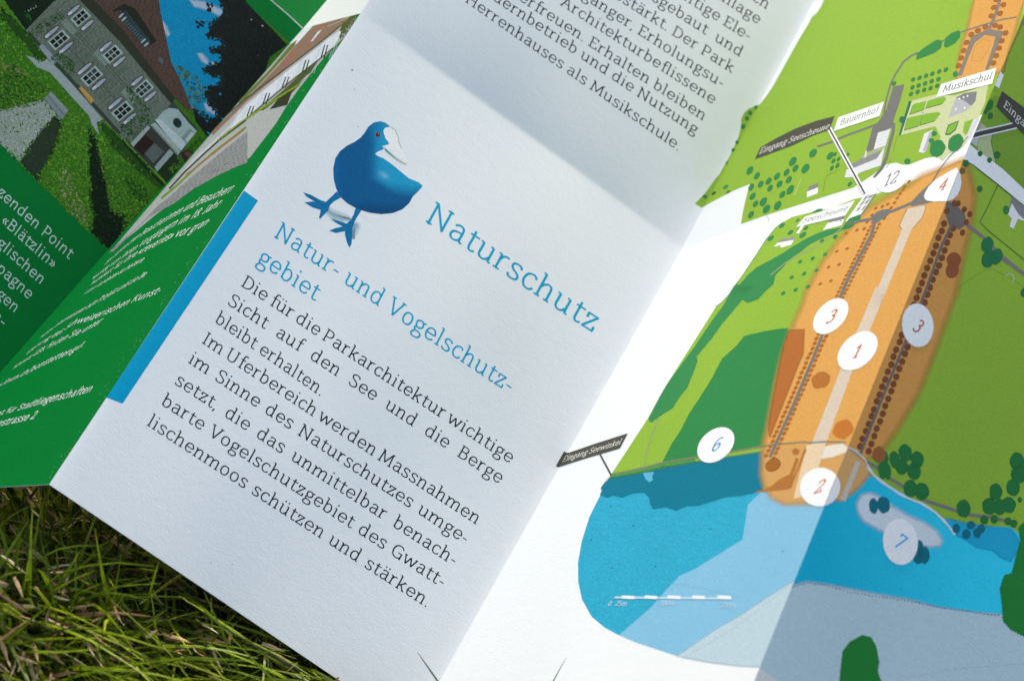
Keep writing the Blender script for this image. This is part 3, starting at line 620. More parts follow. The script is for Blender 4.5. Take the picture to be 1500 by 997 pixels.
def map_print(key):
    P = Print(key, 'map_print', base=10, step=4, L=7)
    if key == 'D':
        up = zu([(785, 0), (770, 35), (745, 75), (715, 100), (700, 130), (640, 230), (590, 320), (540, 410), (490, 500), (450, 560), (410, 610), (380, 622), (345, 636), (300, 740), (205, 965)]) + z4([(110, 495), (200, 447), (300, 395), (392, 358), (372, 430), (352, 520), (340, 592), (480, 542), (700, 472), (995, 379)]) + z5([(120, 300), (155, 270), (200, 240), (250, 232), (290, 245), (330, 243), (420, 207), (520, 190), (640, 112), (690, 30)]) + [(1425, 170), (1500, 160), (1500, -40), (1207, -40)]
        P.poly(up, LAWN, 0)
        low = [(1148, 325), (1160, 318), (1188, 311), (1218, 305), (1250, 292)] + z5([(130, 418), (330, 345), (510, 270), (640, 214)]) + [(1450, 230), (1380, 330), (1200, 780), (1190, 760), (880, 721)] + [(881.6, 720), (895, 695), (949, 612.5), (976, 564), (1018, 498), (1048.5, 449.5), (1057.6, 442.6), (1066.6, 433.5), (1074, 420), (1088, 403), (1108, 373), (1123, 350), (1137, 333)]
        P.poly(low, LAWN, 0)
        lake = z8([(268, 100), (250, 140), (200, 240), (165, 350), (147, 450), (148, 540), (165, 620), (210, 700), (270, 750), (335, 785), (480, 660), (560, 570), (615, 512), (690, 478), (710, 465), (800, 410), (905, 345), (918, 260), (930, 185), (985, 130), (1010, 90)])
        wgrain = lambda q: tuple(np.array(WATER) * (1 + .05 * math.sin(q[0] * 1.9 + q[1] * 1.1 + 2.2 * math.sin(q[1] * .7)) + random.uniform(-.16, .12)))
        P.poly(lake, wgrain, 1, L=4)
        P.poly(z8([(985, 130), (930, 185), (918, 260), (905, 345), (800, 410), (710, 465), (690, 478), (615, 512), (560, 570), (480, 660), (335, 785), (420, 820), (540, 860), (610, 883), (760, 912), (900, 928), (968, 932), (1300, 500), (1400, 0), (1060, 90)]), SHALLOW, 2)
        P.soft_poly(z8([(1260, 480), (1120, 548), (1000, 622), (900, 690), (760, 772), (655, 845), (600, 882), (640, 890), (760, 912), (880, 927), (975, 932), (1300, 930)]), 3.2, GREY_LAKE, 3)
        for i in range(34):
            a, b_ = z8((1118, 560))[0], z8((640, 885))[0]; t = (i + random.uniform(0, .4)) / 34
            P.ell(a[0] + (b_[0] - a[0]) * t, a[1] + (b_[1] - a[1]) * t + 6 * math.sin(t * 3.1), 1.2, .7, -.5, (.28, .33, .37), 5, n=6)
        # reed bed
        P.soft_poly(z6([(140, 930), (320, 900), (400, 880), (570, 850), (720, 828), (905, 800), (900, 900), (890, 985), (100, 985)]), 5, TEAL, 2)
        P.poly(lobed(z8([(268, 95), (250, 140), (280, 153), (312, 142), (350, 153), (400, 132), (450, 128), (475, 150), (480, 182), (495, 205), (550, 196), (600, 212), (650, 190), (700, 190), (760, 170), (830, 150), (900, 143), (985, 125), (1000, 60), (990, -20), (700, 10), (480, 60)]), 2.6), TEAL, 3)
        P.poly(z6([(305, 905), (360, 900), (350, 925), (355, 940), (335, 950), (318, 935)]), (.10, .42, .62), 4)
        P.soft_poly(z6([(150, 912), (310, 880), (400, 856), (560, 832), (560, 850), (400, 876), (300, 900), (145, 930)]), 4, (.07, .30, .06), 4)
        # woods
        wood = lobed(z6([(1012, 203), (960, 207), (900, 217), (800, 240), (760, 290), (692, 350), (640, 450), (590, 530), (530, 620), (490, 700), (450, 760), (412, 830), (398, 862), (570, 832), (720, 806), (925, 772), (960, 600), (1000, 400)]), 2.5)
        P.poly(wood, (.028, .225, .06), 3)
        P.poly(lobed(z6([(845, 0), (790, 60), (690, 180), (640, 250), (565, 340), (570, 360), (545, 430), (520, 490), (480, 540), (450, 590), (400, 620), (385, 630), (345, 660), (333, 645), (380, 550), (420, 480), (500, 370), (560, 290), (640, 170), (700, 90), (745, 5), (760, -10)]), 2.5), (.035, .235, .07), 3)
        P.poly(lobed(z4([(280, 990), (330, 950), (380, 890), (440, 840), (510, 805), (590, 760), (650, 720), (720, 680), (780, 650), (850, 625), (915, 615), (945, 612), (1000, 550), (1020, 560), (990, 610), (935, 625), (900, 640), (820, 670), (740, 710), (690, 750), (620, 800), (570, 860), (540, 890), (530, 940), (480, 985), (440, 1030), (380, 1050)]), 2.2), (.035, .235, .07), 3)
        P.line(z4([(515, 888), (600, 818), (700, 762), (800, 710), (920, 625), (945, 590)]), 1.3, (.30, .32, .20), 4)
        # orange axis
        P.soft_poly(orange_d, 13, ORANGE, 4); P.soft_poly(orange_top, 8, ORANGE, 4)
        P.soft_poly(z7([(245, 172), (240, 270), (215, 330), (180, 420), (140, 520), (105, 610), (100, 560), (115, 470), (138, 350), (160, 240), (185, 175)]), 4, (.42, .14, .028), 5)
        P.soft_poly(z7([(80, 660), (250, 640), (300, 640), (420, 640), (430, 700), (400, 800), (330, 868), (240, 872), (160, 876), (100, 840), (78, 780)]), 6, (.74, .50, .20), 5, .35)
        # paths and lawn strip
        P.poly(z2([(1140, 272), (1270, 248), (1283, 265), (1255, 345), (1185, 425), (1100, 430), (1080, 405)]), (.34, .19, .09), 5)
        P.poly(z2([(1146, 276), (1267, 253), (1277, 268), (1250, 342), (1182, 420), (1104, 425), (1087, 402)]), SAND, 6)
        P.poly(z2([(1108, 420), (1178, 418), (940, 997), (868, 997)]) , SAND, 6)
        P.poly(z7([(535, 0), (585, 0), (440, 340), (330, 640), (272, 640), (390, 340)]), SAND, 6)
        P.poly(z7([(316, 650), (360, 640), (400, 635), (420, 650), (416, 670), (360, 690), (305, 700)]), (.70, .66, .56), 6)
        P.poly(z7([(255, 640), (330, 640), (300, 740), (240, 850), (200, 860)]), (.72, .56, .36), 6)
        road = ROAD
        P.line(z2([(1330, 90), (1240, 170), (1180, 235), (1050, 290), (960, 320), (900, 350), (800, 368), (690, 390)]), 4.2, road, 7)
        P.poly(z2([(1270, 160), (1215, 190), (1170, 240), (1170, 262), (1290, 240), (1340, 222), (1280, 215)]), road, 7)
        P.poly(z2([(880, 340), (920, 300), (960, 285), (1010, 280), (1025, 300), (1000, 330), (960, 355), (920, 385), (890, 380)]), road, 7)
        P.line(z2([(905, 380), (880, 470), (800, 620), (720, 770), (650, 930)]), 4.6, road, 7)
        P.line(z7([(320, 190), (280, 290), (200, 480), (105, 690)]), 4.4, road, 7)
        P.line(z5([(510, 262), (460, 350), (420, 410)]), 2.2, road, 7)
        P.line(z6([(150, 915), (310, 880), (400, 855), (570, 828), (720, 805), (920, 770), (1095, 755)]) + z7([(265, 632), (330, 628), (415, 630)]), 2.4, (.20, .21, .14), 7)
        P.line(z6([(380, 640), (350, 720), (325, 800), (312, 878)]), 1.6, (.28, .30, .17), 7)
        # avenue trees along the left path
        for i in range(19):
            t = i / 18; a = np.array(z2((915, 385))[0]); b_ = np.array(z2((650, 920))[0])
            c = a + (b_ - a) * t
            for s in (-1, 1): P.ell(c[0] + s * 4.6 + random.uniform(-.4, .4), c[1] + s * 1.4 + random.uniform(-.4, .4), 3.2, 2.0, -.6, BROWN, 6, n=10)
        for i in range(26):
            t = i / 25; a = np.array(z7((318, 195))[0]); b_ = np.array(z7((105, 690))[0]); c = a + (b_ - a) * t
            for s in (-1, 1): P.ell(c[0] + s * 5.4 + random.uniform(-.5, .5), c[1] + s * 1.8 + random.uniform(-.5, .5), 3.8, 2.6, -.6, BROWN, 6, n=10)
        for x, y in ((1155, 80), (1125, 115), (1110, 140), (1090, 170), (1070, 200), (1050, 235), (1025, 272), (1000, 245), (960, 262), (912, 275), (885, 325), (975, 350), (850, 375), (775, 435), (828, 425), (697, 458), (628, 590), (703, 570), (567, 705), (645, 685), (507, 827), (585, 805)):
            q = z2((x, y))[0]; P.ell(q[0], q[1], 3.2, 1.9, -.6, BROWN, 7, n=10)
        for x, y in ((618, 485), (542, 612), (452, 640), (360, 665), (480, 728), (390, 752), (298, 778), (418, 847), (327, 870), (236, 895), (520, 512)):
            q = z2((x, y))[0]; P.ell(q[0], q[1], 3.6, 2.2, -.6, TREE, 7, n=10)
        q = z7((312, 378))[0]; P.ell(q[0], q[1], 14.5, 11.5, -.6, (.42, .15, .028), 7, wob=.06)
        q = z7((402, 578))[0]; P.ell(q[0], q[1], 16, 13, -.6, (.50, .17, .028), 7, wob=.05)
        q = z7((118, 722))[0]; P.ell(q[0], q[1], 12, 9, -.5, (.34, .12, .02), 7, edge=(.2, .07, .012), ew=1)
        q = z7((210, 668))[0]; P.ell(q[0], q[1], 5.5, 5, 0, (.40, .15, .028), 7, wob=.1)
        P.poly(z7([(210, 690), (222, 700), (200, 765), (195, 815), (170, 822), (40, 835), (110, 808), (150, 775), (185, 760), (200, 720)]), (.40, .16, .035), 7)
        P.poly(z7([(245, 655), (255, 660), (222, 740), (190, 815), (182, 812), (215, 735)]), (.40, .16, .035), 7)
        for x, y in ((298, 193), (402, 281), (757, 297), (208, 347), (305, 475), (505, 470), (1090, 400)):
            q = z8((x, y))[0]; P.ell(q[0], q[1], 1.5, 1.2, -.6, (.01, .17, .25), 5, n=8)
        P.line(z8([(540, 540), (640, 556), (760, 580), (900, 612)]), .6, (.14, .42, .60), 5)
        # upper lawn: orchards, farm, formal garden
        for x, y, r in ((393, 279, 23), (434, 311, 20), (401, 376, 20), (456, 359, 19), (502, 341, 20), (552, 313, 20), (608, 290, 20), (659, 266, 20), (644, 226, 25), (718, 267, 27), (762, 178, 25), (621, 333, 20), (566, 358, 20), (511, 382, 19), (409, 430, 20), (472, 461, 25), (426, 474, 18), (490, 503, 25), (400, 536, 20), (629, 391, 25), (583, 419, 20), (555, 483, 25), (862, 193, 22), (890, 184, 12), (881, 223, 14), (872, 265, 14), (905, 250, 14), (911, 212, 12), (964, 188, 12), (977, 358, 14)):
            tree(P, z4, x, y, r * .30, r * .17, -.95, (.024, .225, .065))
        for x, y, r in ((252, 375, 16), (182, 412, 14), (266, 404, 13), (515, 674, 20), (581, 600, 18), (630, 640, 18), (672, 570, 12), (683, 622, 12), (720, 615, 15), (702, 655, 22), (890, 664, 13), (833, 769, 13), (759, 792, 12), (687, 811, 12), (783, 861, 12), (711, 881, 12), (637, 903, 12), (661, 975, 13), (735, 958, 13)):
            tree(P, z4, x, y, r * .28, r * .13, -.65, (.03, .24, .075))
        P.line(z4([(652, 425), (693, 326)]), 1.4, (.42, .50, .20), 4)
        P.poly(z4([(728, 402), (740, 372), (796, 350), (790, 378)]), ROOF, 6); P.poly(z4([(728, 402), (790, 378), (790, 412), (725, 437)]), WHITE, 6)
        P.line(z4([(820, 398), (838, 312), (915, 272)]), .6, (.12, .2, .03), 5)
        P.poly(z4([(848, 580), (862, 562), (950, 546), (940, 572)]), ROOF, 6); P.poly(z4([(818, 628), (848, 585), (945, 562), (930, 598)]), WHITE, 6)
        P.poly(z4([(553, 698), (575, 680), (662, 664), (650, 684)]), (.28, .28, .27), 6); P.poly(z4([(532, 724), (556, 700), (650, 684), (635, 712), (575, 730), (570, 716)]), WHITE, 6)
        P.poly(lobed(z4([(753, 525), (790, 505), (818, 503), (810, 515)]), 2), TREE, 2)
        P.poly(lobed(z2([(720, 352), (800, 320), (800, 350), (770, 380), (730, 415), (690, 428), (676, 408), (700, 380)]), 2.2), TREE, 7)
        # barn by the road
        P.poly(z2([(690, 372), (830, 178), (915, 165), (800, 330)]), WHITE, 6)
        for a in ((835, 190, 868, 175, 842, 210, 815, 222), (868, 180, 903, 172, 880, 200, 850, 206), (815, 226, 842, 214, 815, 250, 788, 262), (850, 215, 878, 205, 850, 240, 822, 250), (785, 270, 810, 258, 790, 290, 765, 300), (825, 262, 846, 250, 822, 285, 800, 296)):
            P.poly(z2([(a[0], a[1]), (a[2], a[3]), (a[4], a[5]), (a[6], a[7])]), (.30, .31, .31), 7)
        P.poly(z2([(905, 170), (918, 168), (808, 330), (798, 326)]), (.2, .2, .2), 7)
        # roads of the upper lawn
        P.line(zt([(85, 772), (180, 742), (300, 690), (480, 625), (560, 595)]), 3.0, ROAD, 6)
        P.poly(zt([(640, 335), (722, 318), (690, 440), (640, 590), (625, 640), (535, 665), (497, 795), (430, 860), (450, 780), (490, 635), (540, 580), (590, 500)]), ROAD, 6)
        P.line(zt([(825, 85), (770, 110), (715, 155), (660, 240), (620, 320), (590, 430), (572, 530)]), 2.6, ROAD, 6)
        P.poly(zt([(622, 590), (655, 600), (652, 660), (625, 760), (600, 860), (570, 930), (510, 997), (490, 997), (550, 920), (585, 830), (610, 730), (632, 650)]), ROAD, 6)
        P.poly(zt([(497, 795), (530, 672), (622, 640), (585, 765)]), HOUSE, 7)
        for i in range(5): P.line(zt([(505 + i * 4, 770 - i * 24), (592 + i * 5, 742 - i * 24)]), .5, (.5, .52, .54), 8)
        P.poly(zt([(395, 850), (470, 805), (580, 765), (570, 790), (460, 840), (420, 862)]), (.36, .42, .22), 7)
        P.poly(zt([(335, 900), (420, 855), (575, 795), (555, 860), (360, 930)]), (.24, .25, .25), 7)
        P.poly(zt([(300, 940), (360, 925), (520, 860), (580, 770), (550, 910), (390, 965), (370, 997), (285, 997)]), HOUSE, 8)
        P.poly(zt([(430, 850), (440, 800), (450, 805), (440, 855)]), HOUSE, 9)
        P.line(zt([(630, 860), (590, 930)]), .6, (.15, .25, .03), 6); P.line(zt([(672, 690), (640, 810)]), .6, (.15, .25, .03), 6)
        P.poly(lobed(z3([(368, 350), (375, 315), (410, 285), (440, 265), (490, 235), (518, 240), (512, 280), (470, 310), (420, 330)]), 2.2), TREE, 6)
        P.poly(lobed(z3([(530, 270), (540, 225), (575, 195), (620, 180), (625, 215), (590, 255), (545, 278)]), 2.2), TREE, 6)
        P.line(z3([(520, 245), (545, 225), (640, 185), (720, 160), (800, 135), (870, 115), (955, 102)]), 2.2, (.20, .19, .15), 5)
        for x, y in ((350, 466), (387, 457), (425, 444), (462, 432), (502, 419), (541, 408), (346, 512), (382, 501), (420, 489), (458, 476), (498, 464), (338, 550), (376, 538), (414, 527), (452, 516), (490, 503), (238, 490)):
            tree(P, z3, x, y, 3.9, 2.7, -.8)
        # formal garden
        P.poly(z3([(278, 790), (338, 590), (495, 550), (590, 560), (700, 525), (790, 490), (770, 600), (740, 670), (640, 690), (480, 740)]), BEIGE, 6)
        P.poly(z3([(265, 795), (325, 590), (342, 592), (280, 785)]), (.02, .15, .09), 7); q = z3((287, 700))[0]; P.ell(q[0], q[1], 4.5, 5, 0, (.02, .15, .09), 7)
        for g in ([(330, 668), (352, 610), (428, 590), (415, 640), (380, 652)], [(440, 588), (530, 565), (543, 580), (525, 605), (425, 632)], [(300, 760), (318, 690), (400, 672), (385, 735)], [(405, 668), (500, 655), (510, 665), (480, 705), (390, 732)]):
            P.poly(z3([(x - 4, y + 5) for x, y in g]), (.05, .10, .02), 7); P.poly(z3(g), (.20, .42, .035), 8)
        q = z3((408, 660))[0]; P.ell(q[0], q[1], 3.6, 3.0, -.4, BEIGE, 9); P.ell(q[0], q[1], 1.8, 1.5, 0, (.2, .4, .7), 10, n=10)
        # school and its court
        P.poly(z3([(480, 740), (640, 690), (740, 670), (690, 790), (640, 860), (560, 900), (520, 940), (470, 900), (510, 800)]), BEIGE, 6)
        P.poly(z3([(555, 690), (600, 570), (722, 540), (715, 590), (660, 650)]), (.42, .44, .47), 7); P.poly(z3([(600, 570), (650, 545), (722, 535), (715, 590), (690, 620), (650, 590)]), (.19, .2, .22), 8)
        for x, y in ((620, 578), (645, 570), (668, 562), (600, 640), (650, 632)): q = z3((x, y))[0]; P.ell(q[0], q[1], 1.2, 1.6, .3, WHITE, 9, n=8)
        P.poly(z3([(535, 790), (555, 730), (618, 705), (600, 760), (565, 790)]), (.02, .16, .07), 7); P.poly(z3([(543, 780), (560, 735), (610, 714), (595, 756), (563, 782)]), (.20, .42, .035), 8)
        P.poly(z3([(640, 770), (650, 715), (705, 695), (680, 770), (655, 790)]), (.22, .42, .035), 8)
        P.poly(z3([(382, 890), (415, 780), (465, 760), (430, 880), (410, 895)]), HOUSE, 7); P.poly(z3([(405, 885), (445, 775), (462, 765), (430, 880)]), (.42, .42, .46), 8)
        for x, y, a, b_ in ((492, 868, 11, 13), (598, 835, 10, 14)): q = z3((x, y))[0]; P.ell(q[0], q[1], a, b_, .55, TREE, 9, wob=.04)
        for x, y, r in ((473, 780, 4), (456, 822, 4), (317, 943, 4.6)): q = z3((x, y))[0]; P.ell(q[0], q[1], r, r * .9, 0, TREE, 9, wob=.05)
        P.poly(z3([(700, 700), (668, 780), (650, 835), (690, 800), (735, 690)]), (.60, .62, .66), 9)
        # terrace avenue at the top
        P.poly(z3([(605, 450), (645, 350), (690, 215), (790, 170), (880, 185), (850, 260), (790, 410), (770, 410), (820, 260), (830, 215), (770, 205), (710, 250), (675, 330), (635, 440)]), (.22, .19, .16), 6)
        P.line(z3([(860, -10), (830, 90), (795, 170)]), 4.4, (.22, .19, .16), 6)
        P.line(z3([(690, 355), (712, 265), (760, 232), (800, 240), (790, 290), (745, 360), (690, 355)]), .7, (.42, .24, .08), 6)
        for x, y in ((690, 203), (728, 180), (772, 160), (828, 150), (858, 160), (890, 195), (868, 240), (852, 283), (835, 327), (818, 370), (662, 250), (645, 297), (630, 340), (615, 385), (836, 0), (822, 45), (806, 95), (876, 30), (858, 80)):
            tree(P, z3, x, y, 4.6, 3.6, -.5, BROWN, BROWN_RIM)
        q = z3((597, 435))[0]; P.ell(q[0], q[1], 3.5, 4.5, .4, TREE, 7)
        P.line(z5([(672, 80), (620, 140), (560, 200), (512, 262)]), 1.2, (.14, .14, .12), 9)
        P.line(z4([(498, 585), (505, 560), (490, 545), (500, 535)]), .8, (.5, .52, .55), 5)
        P.line([(1148, 325), (1137, 333), (1123, 350), (1108, 373), (1088, 403), (1069, 430), (1057.6, 442.6), (1048.5, 449.5)], .9, (.04, .22, .12), 5)
    else:
        P.poly([(1395, 260), (1412, 200), (1480, -40), (1560, -40), (1560, 1040), (1090, 1040), (1150, 880)], LAWN, 0)
        P.poly(z5([(640, 120), (700, 60), (720, -100), (830, -160), (1010, -100), (1010, 480), (835, 260)]), (.18, .34, .035), 1)
        P.poly(z5([(720, -10), (760, 10), (815, 60), (805, 110), (820, 180), (836, 255), (790, 228), (730, 175), (722, 100)]), (.42, .50, .25), 2)
        P.line(z5([(815, 60), (805, 110), (822, 190), (836, 255), (900, 320), (1010, 410)]), 1.0, (.02, .16, .08), 3)
        P.poly(z5([(640, 118), (665, 112), (720, 160), (800, 215), (870, 268), (1010, 400), (1010, 490), (840, 352), (760, 290), (700, 243), (630, 213)]), WHITE, 4)
        P.line(z5([(640, 215), (700, 246), (765, 300), (840, 358), (1010, 500)]), 1.3, (.05, .06, .05), 5)
        P.poly(z5([(690, 20), (715, -15), (745, 0), (735, 60), (720, 140), (690, 115), (670, 100)]), (.50, .52, .56), 3); P.poly(z5([(705, 30), (735, 0), (750, 5), (725, 60)]), (.3, .31, .34), 4)
        P.line(z5([(845, 360), (790, 480), (738, 580), (800, 640), (900, 720), (1010, 810)]), 1.5, (.08, .14, .03), 4)
        P.poly(z5([(640, 560), (690, 600), (760, 655), (860, 760), (1010, 880), (1010, 905), (850, 790), (745, 670), (660, 605)]), (.20, .19, .18), 5)
        P.line(z5([(600, 970), (700, 900), (800, 845), (900, 900), (1000, 960)]), .7, (.16, .26, .03), 2)
        P.soft_poly(orange_d, 14, (.62, .30, .075), 2)
        P.soft_poly(z3([(905, 320), (880, 420), (840, 460), (845, 380), (890, 250), (960, 100), (1010, -40), (1060, -40), (960, 200)]), 5, (.40, .28, .06), 2)
        P.poly(z3([(950, 100), (1010, 140), (1010, 160), (945, 118)]), (.2, .19, .18), 3)
        # house on the right
        P.poly(z5([(905, 520), (925, 430), (1010, 490), (1010, 580), (960, 530), (925, 470)]), (.20, .21, .22), 5); P.poly(z5([(903, 535), (925, 470), (965, 535), (1010, 575), (985, 570), (960, 560), (935, 620), (912, 605), (925, 560)]), HOUSE, 6)
        tree(P, z5, 892, 508, 4.6, 6.2, 0)
        # avenue of the shaded side
        P.poly(z5([(540, 455), (590, 470), (650, 530), (660, 590), (620, 625), (560, 600), (540, 540)]), (.16, .14, .13), 3)
        for i in range(31):
            t = i / 30; a = np.array(z5((560, 600))[0]); b_ = np.array(z7((490, 655))[0]); c = a + (b_ - a) * t
            for s in (-1, 1): P.ell(c[0] + s * 6.2 - 1 + random.uniform(-.6, .6), c[1] + s * 3.4 + random.uniform(-.6, .6), 4.6, 5.2, .3, (.20, .065, .028), 3, n=12, edge=(.12, .04, .018), ew=.7)
        P.line(z5([(590, 560), (510, 730), (430, 960)]) + z7([(735, 20), (660, 210), (560, 450), (470, 680)]), 4.0, (.15, .14, .13), 5)
        for x, y in ((612, 470), (648, 505), (680, 533), (660, 580), (638, 640), (545, 515), (590, 470)): tree(P, z5, x, y, 3.8, 4.6, .3, (.20, .065, .028), (.12, .04, .018))
        for x, y, a, b_ in ((587, 800, 10.5, 11), (578, 860, 9.5, 12)): q = z5((x, y))[0]; P.ell(q[0], q[1], a, b_, .3, (.28, .085, .035), 4, edge=(.17, .05, .02), ew=.8)
        for x, y, r in ((657, 237, 4.6), (738, 385, 4), (740, 180, 3.6), (795, 218, 3.6), (840, 188, 4.8)): tree(P, z5, x, y, r, r * 1.15, .3, (.02, .17, .04))
        tree(P, z5, 637, 280, 4, 4.6, .3, (.16, .13, .03), (.1, .07, .02))
        for x, y, a, b_ in ((782, 710, 9, 12), (790, 790, 10, 14), (835, 780, 9, 12), (1000, 990, 6, 7)): tree(P, z5, x, y, a, b_, .3, (.018, .165, .06), (.01, .10, .04))
        for x, y, r in ((772, 120, 4), (800, 150, 4), (795, 95, 4.5), (802, 75, 4)): tree(P, z5, x, y - 190, r, r * 1.2, .3, (.02, .17, .04))
        P.line(z5([(890, 900), (905, 880), (930, 885), (940, 910), (930, 930)]), 1.6, (.42, .48, .40), 3)
        # lake shore
        lakeE = z7([(415, 640), (470, 690), (510, 765), (560, 790), (700, 865), (780, 920), (850, 1000)]) + z9([(790, 320), (900, 290), (1000, 280), (1060, 295), (1110, 340), (1110, 1050), (-150, 1050), (-60, 560), (150, 200)])
        P.poly(lakeE, lambda q: tuple(np.array((.006, .42, .62)) + (np.array((.03, .60, .82)) - np.array((.006, .42, .62))) * max(0, min(1, (q[0] - 1200) / 220))), 3)
        P.soft_poly(z7([(400, 640), (470, 690), (508, 720), (510, 760), (470, 810), (430, 842), (395, 868), (300, 860)]), 7, (.62, .36, .13), 4)
        P.soft_poly(z7([(500, 718), (540, 700), (580, 730), (640, 780), (700, 830), (780, 905), (700, 862), (560, 788), (510, 765)]), 3, (.26, .42, .04), 4, .0)
        P.poly(z7([(455, 705), (472, 712), (410, 870), (388, 862)]), (.56, .50, .44), 5)
        shore = zn([(0, 495), (60, 560), (110, 600), (170, 640), (230, 680), (300, 715), (370, 740), (430, 775), (480, 810), (530, 860), (570, 905), (612, 962)])
        P.poly(zn([(0, 440), (40, 470), (150, 600), (300, 708), (440, 775), (520, 830), (700, 880), (900, 905), (1000, 910), (1060, 960), (1150, 900), (1150, 700), (300, 440)]), LAWN, 4)
        P.line(shore, lambda t: 3.4 + 1.0 * math.sin(40 * t), (.62, .68, .76), 6)
        P.line(z7([(415, 648), (455, 665), (490, 700), (515, 745), (535, 775)]), 1.8, (.62, .68, .76), 6)
        P.soft_poly(zn([(530, 850), (600, 860), (700, 885), (850, 905), (1000, 920), (1050, 985), (1060, 1050), (1000, 1150), (930, 1120), (870, 1070), (760, 1050), (690, 1000), (612, 962)]), 4, (.012, .38, .60), 5)
        P.line(zn([(0, 455), (60, 490), (170, 580), (250, 625), (420, 730), (620, 795), (720, 825), (860, 840), (960, 865), (1035, 895)]), 5, (.19, .18, .17), 6)
        P.soft_poly(z9([(330, 180), (350, 140), (390, 130), (430, 145), (470, 175), (560, 230), (640, 265), (700, 305), (725, 350), (715, 375), (670, 380), (600, 370), (520, 340), (430, 300), (360, 260), (335, 220)]), 7, (.60, .68, .74), 5)
        dk = (.018, .17, .045); rm = (.010, .10, .03)
        for x, y, a, b_ in ((125, 430, 24, 50), (105, 515, 28, 62), (140, 520, 28, 60), (190, 440, 36, 60), (350, 440, 46, 58), (240, 490, 45, 55), (265, 395, 46, 64), (325, 520, 48, 62), (300, 640, 46, 62), (380, 660, 52, 62), (670, 780, 50, 62), (920, 770, 45, 55), (850, 765, 50, 60), (895, 665, 46, 58), (985, 755, 50, 58), (1060, 540, 60, 65), (1045, 455, 52, 65), (1015, 635, 48, 60), (1062, 720, 15, 19), (815, 860, 28, 32), (885, 855, 28, 30), (980, 868, 26, 28), (1020, 885, 26, 28)):
            tree(P, zn, x, y, a / 4.748, b_ / 4.748, -.1, dk, rm, 7)
        q = zn((82, 405))[0]; P.ell(q[0], q[1], 9.5, 12, 0, (.30, .11, .035), 9)
        tl = (.005, .15, .20); tr_ = (.003, .09, .13)
        for x, y, a, b_ in ((45, 762, 32, 55), (115, 755, 45, 60), (620, 920, 26, 35), (690, 958, 30, 35), (722, 895, 30, 30), (765, 950, 28, 35), (795, 920, 26, 32)):
            tree(P, zn, x, y, a / 4.748, b_ / 4.748, -.1, tl, tr_, 7)
        for x, y, a, b_ in ((620, 372, 5, 8), (610, 420, 8, 12), (640, 415, 8, 13)): tree(P, z9, x, y, a, b_, -.1, tl, tr_, 7)
        # grey lake and its dotted line
        P.soft_poly(z9([(-20, 575), (20, 558), (100, 538), (200, 552), (400, 590), (580, 622), (700, 655), (860, 678), (1000, 690), (1130, 720), (1130, 1060), (-250, 1060)]), 5, GREY_LAKE, 5)
        for i in range(60):
            t = i / 59; xs = [20, 100, 200, 300, 420, 580, 720, 830, 1000]; ys = [566, 545, 560, 588, 606, 630, 655, 672, 700]
            x = 20 + 980 * t; y = float(np.interp(x, xs, ys)); q = z9((x, y + random.uniform(-3, 3)))[0]
            P.ell(q[0], q[1], random.uniform(.9, 2.2), .95, .3, (.13, .15, .17), 6, n=6)
        P.poly(lobed(z9([(250, 1060), (252, 980), (265, 860), (300, 815), (355, 785), (395, 795), (420, 840), (432, 910), (425, 950), (442, 1000), (450, 1060)]), 3), (.016, .20, .035), 7)
        P.poly(lobed(z9([(1130, 240), (1075, 290), (1085, 350), (1060, 440), (1045, 500), (1010, 510), (990, 570), (1000, 640), (1005, 720), (1040, 760), (1130, 805)]), 3), (.016, .20, .035), 7)
        P.line(z9([(560, 980), (800, 940), (1101, 915)]), .5, (.36, .43, .5), 6)
        P.poly(z8([(968, 935), (1000, 948), (1075, 1000), (1120, 1060), (900, 1060)]), (.62, .64, .64), 8)
    P.build()
map_print('D'); map_print('E')

RED = (.50, .115, .02); SKYB = (.05, .30, .55)
def badge(key, q, rx, ry, rot, text, eu, ev, off, col, pts=None, w=9.5):
    B = Print(key, 'number_badge', base=75, step=4, L=6)
    if pts: B.poly(pts, WHITE, 0)
    else: B.ell(q[0], q[1], rx, ry, rot, WHITE, 0, n=40)
    if text: set_text(B, text, affine((q[0] + off[0], q[1] + off[1]), eu, ev), 1, w, col, 1)
    return B
du, dv = (.27, -.085), (.145, -.285)
for zz, x, y, a, b_, rot, tx, cl, of in ((z7, 352, 120, 31.5, 19.5, -.80, '3', RED, (-10, 12)), (z7, 461, 260, 34.5, 22.5, -.75, '1', RED, (-11, 12.5)), (z6, 661, 770, 31, 21.5, -.72, '6', SKYB, (-9.5, 11))):
    badge('D', zz((x, y))[0], a, b_, rot, tx, du, dv, of, cl).build('white disc numbered ' + tx)
q2 = z7((308, 812))[0]
badge('D', q2, 29.5, 28, -.5, '2', du, dv, (-11.5, 11), RED).build('white disc numbered 2'); badge('E', q2, 29.5, 28, -.5, None, du, dv, (0, 0), RED).build()
t4 = z5([(605, 262), (570, 280), (540, 298), (500, 320), (470, 343), (440, 375), (422, 405), (414, 430), (420, 448), (435, 456), (480, 461), (540, 459), (575, 450), (605, 425), (624, 385), (630, 350), (626, 310), (615, 280)])
badge('D', z5((520, 375))[0], 0, 0, 0, '4', (.23, -.085), (.12, -.25), (-8, 7.5), RED, t4).build('white disc numbered 4'); badge('E', t4[0], 0, 0, 0, None, du, dv, (0, 0), RED, t4).build()
q12 = z5((228, 326))[0]
badge('D', q12, 26, 17.5, -.62, '12', (.22, -.08), (.115, -.27), (-15, 13), (.05, .05, .045), None, 6.5).build('white bulge numbered 12 on the road')
eu, ev = (.20, .165), (.20, -.27)
